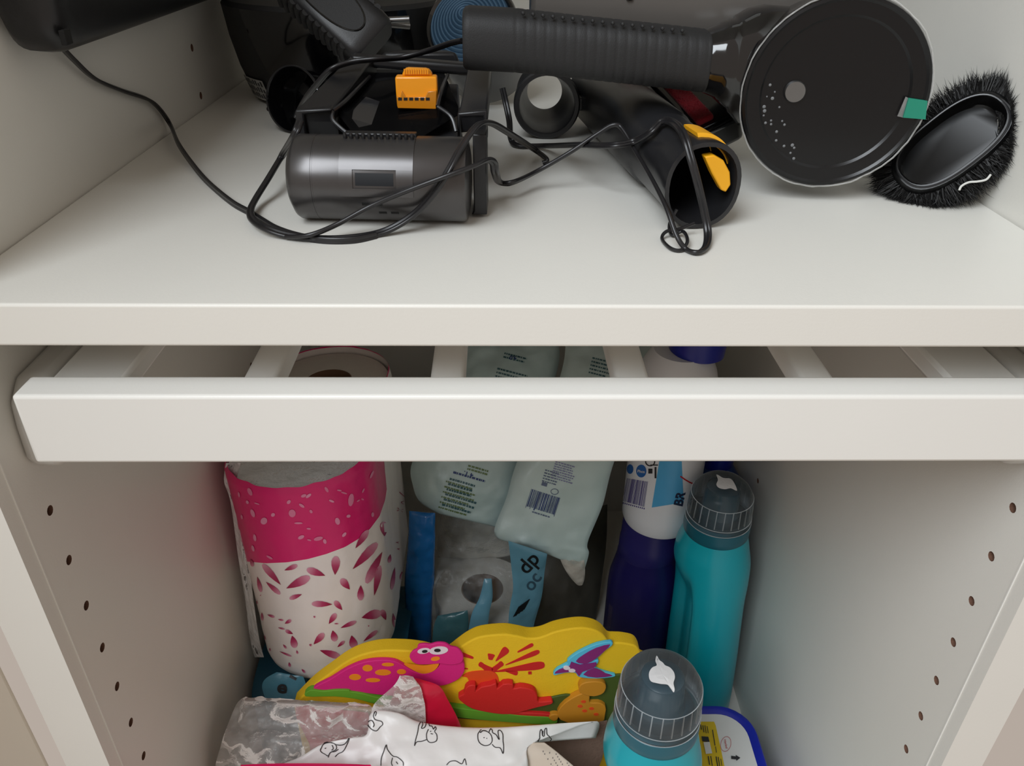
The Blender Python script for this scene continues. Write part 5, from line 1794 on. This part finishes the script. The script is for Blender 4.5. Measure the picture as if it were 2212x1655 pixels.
pt = relief('flying_dinosaur', [z3(*p) for p in ((1190, 545), (1225, 505), (1310, 460), (1310, 435), (1370, 385), (1460, 335), (1570, 290), (1690, 270), (1700, 300), (1640, 345), (1590, 395), (1545, 430), (1580, 430), (1575, 455), (1545, 490), (1600, 525), (1680, 548), (1728, 562), (1700, 578), (1560, 590), (1440, 582), (1395, 565), (1380, 540), (1290, 540), (1200, 562))], 0.0, 0.0030, M_fblue, fb, 2)
for nm, ps in (('wing_web', ((1385, 440), (1450, 385), (1560, 325), (1680, 295), (1630, 350), (1580, 395), (1520, 440), (1450, 460))), ('wing_body', ((1200, 545), (1240, 512), (1330, 480), (1345, 445), (1420, 470), (1560, 450), (1540, 495), (1440, 530), (1410, 570), (1380, 530), (1290, 535))), ('tail_web', ((1450, 555), (1545, 500), (1640, 545), (1700, 565), (1560, 580)))):
    relief(nm, [z3(*p) for p in ps], 0.0028, 0.0036, M_fpurp, pt, 2, 0)
for c in ((1305, 498), (1350, 520)):
    pts = [z3(c[0] + 30 * math.cos(t), c[1] + 15 * math.sin(t)) for t in [2 * PI * k / 16 for k in range(16)]]
    relief('eye', pts, 0.003, 0.0040, M_fwhite, pt, 0, 0)

# --- bags heaped at the front
M_redbag = mat('red_glossy_bag', (206, 22, 58), rough=0.25, var=0.1, scale=40, bump=0.4, bscale=60)
M_puppy = mat('white_puppy_film', (234, 232, 230), rough=0.32, var=0.03, scale=40, bump=0.35, bscale=45)
M_pen = mat('charcoal_line_print', (36, 32, 34), rough=0.5)
M_brown = mat('brown_cloth', (108, 86, 74), rough=0.9, var=0.15, scale=160, bump=0.4, bscale=500)
M_rcpt = mat('receipt_paper', (206, 192, 176), rough=0.7, var=0.04)
M_bagfront = film('crinkled_clear_bag', (0.93, 0.92, 0.91), haze=0.20, rough=0.10, body=(236, 232, 228), bump=0.4, bscale=140, hvar=0.06)
M_pinklid = mat('hot_pink_plastic', (222, 28, 92), rough=0.25, var=0.05)

# red bag, its clear crumpled neck in front
full, fr = pillow([(pY(872, 1462, 0.095), pY(905, 1466, 0.095)), (pY(858, 1480, 0.093), pY(948, 1482, 0.093)), (pY(846, 1510, 0.091), pY(966, 1510, 0.091)), (pY(830, 1545, 0.089), pY(992, 1560, 0.089)), (pY(800, 1600, 0.087), pY(1000, 1600, 0.087)), (Vector((-0.115, 0.086, -0.40)), Vector((-0.040, 0.086, -0.40))), (Vector((-0.115, 0.086, ZF + 0.002)), Vector((-0.040, 0.086, ZF + 0.002)))], 0.004, 22, 6, 0.0010, 70, 2.0, back=0.0)
rb = full.build('red_bag', M_redbag, smooth=60, merge=True)
tag(rb, 'shiny red bag poking up behind the puppy-print sheet', 'bag')
full, fr = pillow([(pY(864, 1460, 0.086), pY(892, 1462, 0.086)), (pY(852, 1480, 0.087), pY(908, 1484, 0.087)), (pY(830, 1500, 0.085), pY(914, 1505, 0.085)), (pY(806, 1525, 0.084), pY(918, 1525, 0.084)), (pY(800, 1560, 0.0835), pY(920, 1560, 0.0835))], 0.003, 24, 8, 0.0014, 130, 6.0, facet=1.6)
full.build('clear_neck', M_bagfront, rb, smooth=60, merge=True)
# clear bag on the left with something red inside
full, fr = pillow([(pY(640, 1520, 0.099), pY(795, 1540, 0.097)), (pY(640, 1550, 0.095), pY(800, 1570, 0.092)), (pY(660, 1590, 0.089), pY(780, 1600, 0.087)), (pY(670, 1630, 0.084), pY(740, 1630, 0.083)), (Vector((-0.180, 0.084, -0.40)), Vector((-0.130, 0.084, -0.40))), (Vector((-0.180, 0.084, ZF + 0.002)), Vector((-0.130, 0.084, ZF + 0.002)))], 0.002, 18, 6, 0.0010, 80, 12.0, back=0.0)
rp = full.build('red_packet', M_redbag, smooth=60, merge=True)
tag(rp, 'red packet showing through the crinkled clear bag', 'packet')
full, fr = pillow([(pY(530, 1506, 0.096), pY(790, 1520, 0.092)), (pY(512, 1520, 0.089), pY(806, 1536, 0.085)), (pY(494, 1560, 0.078), pY(800, 1580, 0.078)), (pY(480, 1600, 0.066), pY(770, 1610, 0.066)), (pY(466, 1650, 0.058), pY(740, 1650, 0.060)), (pY(460, 1700, 0.052), pY(720, 1700, 0.055)), (Vector((-0.222, 0.050, -0.36)), Vector((-0.130, 0.052, -0.36))), (Vector((-0.222, 0.050, ZF + 0.002)), Vector((-0.130, 0.052, ZF + 0.002)))], 0.002, 60, 12, 0.0028, 95, 15.0, facet=2.2, back=0.0)
cg = full.build('crinkled_bag', M_bagfront, smooth=60, merge=True)
tag(cg, 'crinkled clear plastic bag in the front left corner', 'bag')

# puppy-print sheet: net of points from its back edge forward, then down


def sheet(rows, nu=6, nv=6, crinkle=0.0012, freq=70, seed=0.0, th=0.0006):
    R_ = [spline(r, nu) for r in rows]
    C_ = [spline([r[i] for r in R_], nv) for i in range(len(R_[0]))]
    n1_, n2_ = len(C_), len(C_[0])
    P = [[Vector(C_[i][j]) for j in range(n2_)] for i in range(n1_)]
    for i in range(n1_):
        for j in range(n2_):
            p = P[i][j]
            d = noise.noise(p * freq + Vector((seed, 0, 0))) + 0.5 * noise.noise(p * freq * 2.2 + Vector((0, seed, 0)))
            P[i][j] = p + Vector((0, -0.5, 0.8)) * (crinkle * d)
    mb_ = MB()
    mb_.add([P[i][j] for j in range(n2_) for i in range(n1_)], [(j * n1_ + i, (j + 1) * n1_ + i, (j + 1) * n1_ + i + 1, j * n1_ + i + 1) for j in range(n2_ - 1) for i in range(n1_ - 1)])
    return mb_


rows = []
te = [(600, 1655, .040), (650, 1634, .048), (700, 1606, .056), (760, 1594, .060), (792, 1586, .062), (804, 1538, .074), (860, 1540, .074), (908, 1560, .072), (1000, 1571, .072), (1080, 1571, .072), (1150, 1567, .074), (1220, 1562, .078), (1290, 1558, .084)]
mid_ = [(600, 1668, .036), (660, 1656, .042), (720, 1632, .050), (770, 1620, .053), (810, 1612, .055), (835, 1600, .058), (880, 1596, .060), (930, 1600, .060), (1000, 1604, .060), (1060, 1604, .060), (1110, 1600, .062), (1150, 1592, .066), (1210, 1584, .072)]
low = [(590, 1690, .030), (660, 1684, .034), (720, 1676, .038), (770, 1670, .040), (815, 1664, .042), (845, 1660, .043), (890, 1656, .044), (940, 1654, .045), (1000, 1654, .046), (1050, 1652, .046), (1090, 1648, .048), (1120, 1636, .052), (1142, 1612, .060)]
bot = [(580, 1720, .022), (650, 1720, .024), (720, 1718, .026), (770, 1716, .028), (820, 1714, .030), (850, 1712, .031), (900, 1710, .032), (940, 1708, .032), (1000, 1708, .033), (1050, 1706, .034), (1090, 1702, .035), (1120, 1694, .038), (1142, 1668, .046)]
rows = [[pY(x, y, Y) - Vector((0, 0, 0.02)) for x, y, Y in te]] + [[pY(x, y, Y) for x, y, Y in r] for r in (te, mid_, low, bot)]
rows.append([p + Vector((0, -0.010, -0.07)) for p in rows[-1]])
rows.append([Vector((p.x, p.y, ZF + 0.004)) for p in rows[-1]])
pm_ = sheet(rows, 4, 7, 0.0016, 75, 3.3)
pup = pm_.build('puppy_sheet', M_puppy, smooth=60)
so = pup.modifiers.new('thickness', 'SOLIDIFY')
so.thickness = 0.0006
tag(pup, 'white plastic sheet printed with line-drawn puppies at the front', 'plastic sheet')
SPU = Surf(pm_)


def pen(mb_, pts, w=2.2, closed=False, n=5):
    vs_, fs_ = stroke2d(spline(pts, n, closed), w, closed)
    SPU.lay(mb_, vs_, fs_, 0.0007)


pups = []
# each puppy: strokes in picture coordinates of the close-up
pups.append([[(1395, 1000), (1420, 1030), (1460, 1042), (1490, 1010), (1515, 985), (1505, 960), (1470, 950), (1445, 940), (1435, 910), (1448, 880), (1460, 885), (1450, 915)], [(1395, 1000), (1395, 965), (1420, 950), (1440, 985), (1432, 1010)]])
pups.append([[(1790, 1175), (1800, 1120), (1815, 1060), (1825, 1000), (1845, 968), (1860, 985), (1850, 1020), (1880, 1010), (1895, 965), (1910, 960), (1918, 1000), (1940, 1005), (1955, 1030), (1970, 1010), (1978, 1030), (1965, 1050), (1985, 1080), (1980, 1130), (1930, 1145), (1900, 1120), (1895, 1070), (1910, 1030)], [(1790, 1175), (1810, 1140), (1850, 1135), (1895, 1120)], [(1925, 1050), (1935, 1046)], [(1930, 1068), (1950, 1072)]])
pups.append([[(970, 1210), (1000, 1160), (1060, 1145), (1105, 1160), (1110, 1200), (1060, 1230), (1040, 1260), (1020, 1250), (985, 1230), (970, 1210)], [(1105, 1160), (1150, 1165), (1190, 1150), (1225, 1108), (1200, 1170), (1170, 1220), (1130, 1240), (1100, 1270)], [(1040, 1275), (1060, 1230), (1100, 1220), (1130, 1200)], [(1075, 1165), (1085, 1195), (1070, 1210)], [(1010, 1195), (1022, 1190)]])
pups.append([[(1500, 1345), (1505, 1280), (1525, 1220), (1545, 1165), (1555, 1205), (1600, 1260), (1640, 1270), (1690, 1310), (1695, 1345)], [(1600, 1275), (1590, 1320), (1600, 1345)], [(1630, 1310), (1645, 1330)]])
z3p = [[[(545, 1050), (530, 1080), (540, 1140), (580, 1170), (630, 1165), (655, 1130), (645, 1080), (610, 1050), (575, 1045), (555, 1060), (550, 1042), (565, 1038)], [(625, 1060), (640, 1030), (655, 1040), (660, 1060), (690, 1080), (715, 1120), (705, 1050), (725, 1042), (745, 1070), (748, 1130), (755, 1180), (750, 1240), (735, 1210), (720, 1190), (680, 1185), (655, 1160)], [(580, 1105), (590, 1102)], [(605, 1110), (612, 1108)]],
       [[(1065, 1100), (1070, 1040), (1085, 1035), (1090, 1080), (1105, 1085), (1110, 1030), (1125, 1020), (1130, 1070), (1150, 1090), (1170, 1110), (1130, 1140)], [(1070, 1100), (1045, 1140), (1035, 1180), (1015, 1215), (1040, 1200)], [(1090, 1085), (1095, 1040)]],
       [[(260, 1340), (290, 1310), (340, 1305), (390, 1330), (410, 1295), (420, 1290), (432, 1340)]]]
mb = MB()
for pp in pups:
    for s_ in pp:
        pen(mb, [z2(*p) for p in s_], 1.8)
for pp in z3p:
    for s_ in pp:
        pen(mb, [z3(*p) for p in s_], 1.8)
clean(mb).build('puppy_print', M_pen, pup, smooth=0)['kind'] = 'stuff'

# brown cloth and a receipt in the dip beside the front bottle
full, fr = pillow([(pY(1175, 1574, 0.095), pY(1312, 1556, 0.095)), (pY(1150, 1600, 0.092), pY(1306, 1590, 0.092)), (pY(1150, 1640, 0.086), pY(1300, 1640, 0.086)), (pY(1160, 1700, 0.080), pY(1270, 1700, 0.080)), (Vector((0.01, 0.078, -0.38)), Vector((0.046, 0.078, -0.38))), (Vector((0.01, 0.078, ZF + 0.002)), Vector((0.046, 0.078, ZF + 0.002)))], 0.002, 20, 6, 0.0012, 80, 18.0, back=0.0)
tag(full.build('brown_cloth', M_brown, smooth=60, merge=True), 'brown cloth tucked between puppy sheet and front turquoise bottle', 'cloth')
rm = sheet([[pY(1138, 1606, 0.063), pY(1150, 1604, 0.063), pY(1176, 1604, 0.063)], [pY(1120, 1640, 0.054), pY(1170, 1632, 0.055), pY(1212, 1632, 0.056)], [pY(1100, 1690, 0.045), pY(1170, 1690, 0.045), pY(1260, 1680, 0.046)], [pY(1100, 1760, 0.036), pY(1170, 1760, 0.036), pY(1280, 1750, 0.037)]], 6, 6, 0.0005, 60, 1.0)
ro = rm.build('receipt', M_rcpt, smooth=60)
so = ro.modifiers.new('thickness', 'SOLIDIFY')
so.thickness = 0.0003
tag(ro, 'cream printed paper slip beside the brown cloth', 'paper')
SR = Surf(rm)
mb = MB()
random.seed(9)
for j in range(4):
    for i in range(9):
        if random.random() < 0.2:
            continue
        vs, fs = quad2d(0, 0, 5, 3.0)
        SR.lay(mb, [(1172 + j * 14 + i * 3.4 + a * 0.4, 1622 + i * 5.4 + b + j * 3) for a, b in vs], fs, 0.0004)
clean(mb).build('receipt_print', mat('faded_print', (120, 112, 108), rough=0.6), ro, smooth=0)
# hot pink edge at the very front
full, fr = pillow([(pY(520, 1652, 0.030), pY(800, 1652, 0.030)), (pY(520, 1664, 0.026), pY(810, 1668, 0.026)), (pY(520, 1690, 0.020), pY(820, 1700, 0.020)), (Vector((-0.172, 0.000, -0.30)), Vector((-0.085, 0.000, -0.30))), (Vector((-0.172, 0.000, ZF + 0.002)), Vector((-0.085, 0.000, ZF + 0.002)))], 0.003, 30, 6, 0.0008, 50, 1.0)
tag(full.build('pink_pouch', M_pinklid, smooth=60, merge=True), 'hot pink pouch edge at the bottom of the picture', 'pouch')
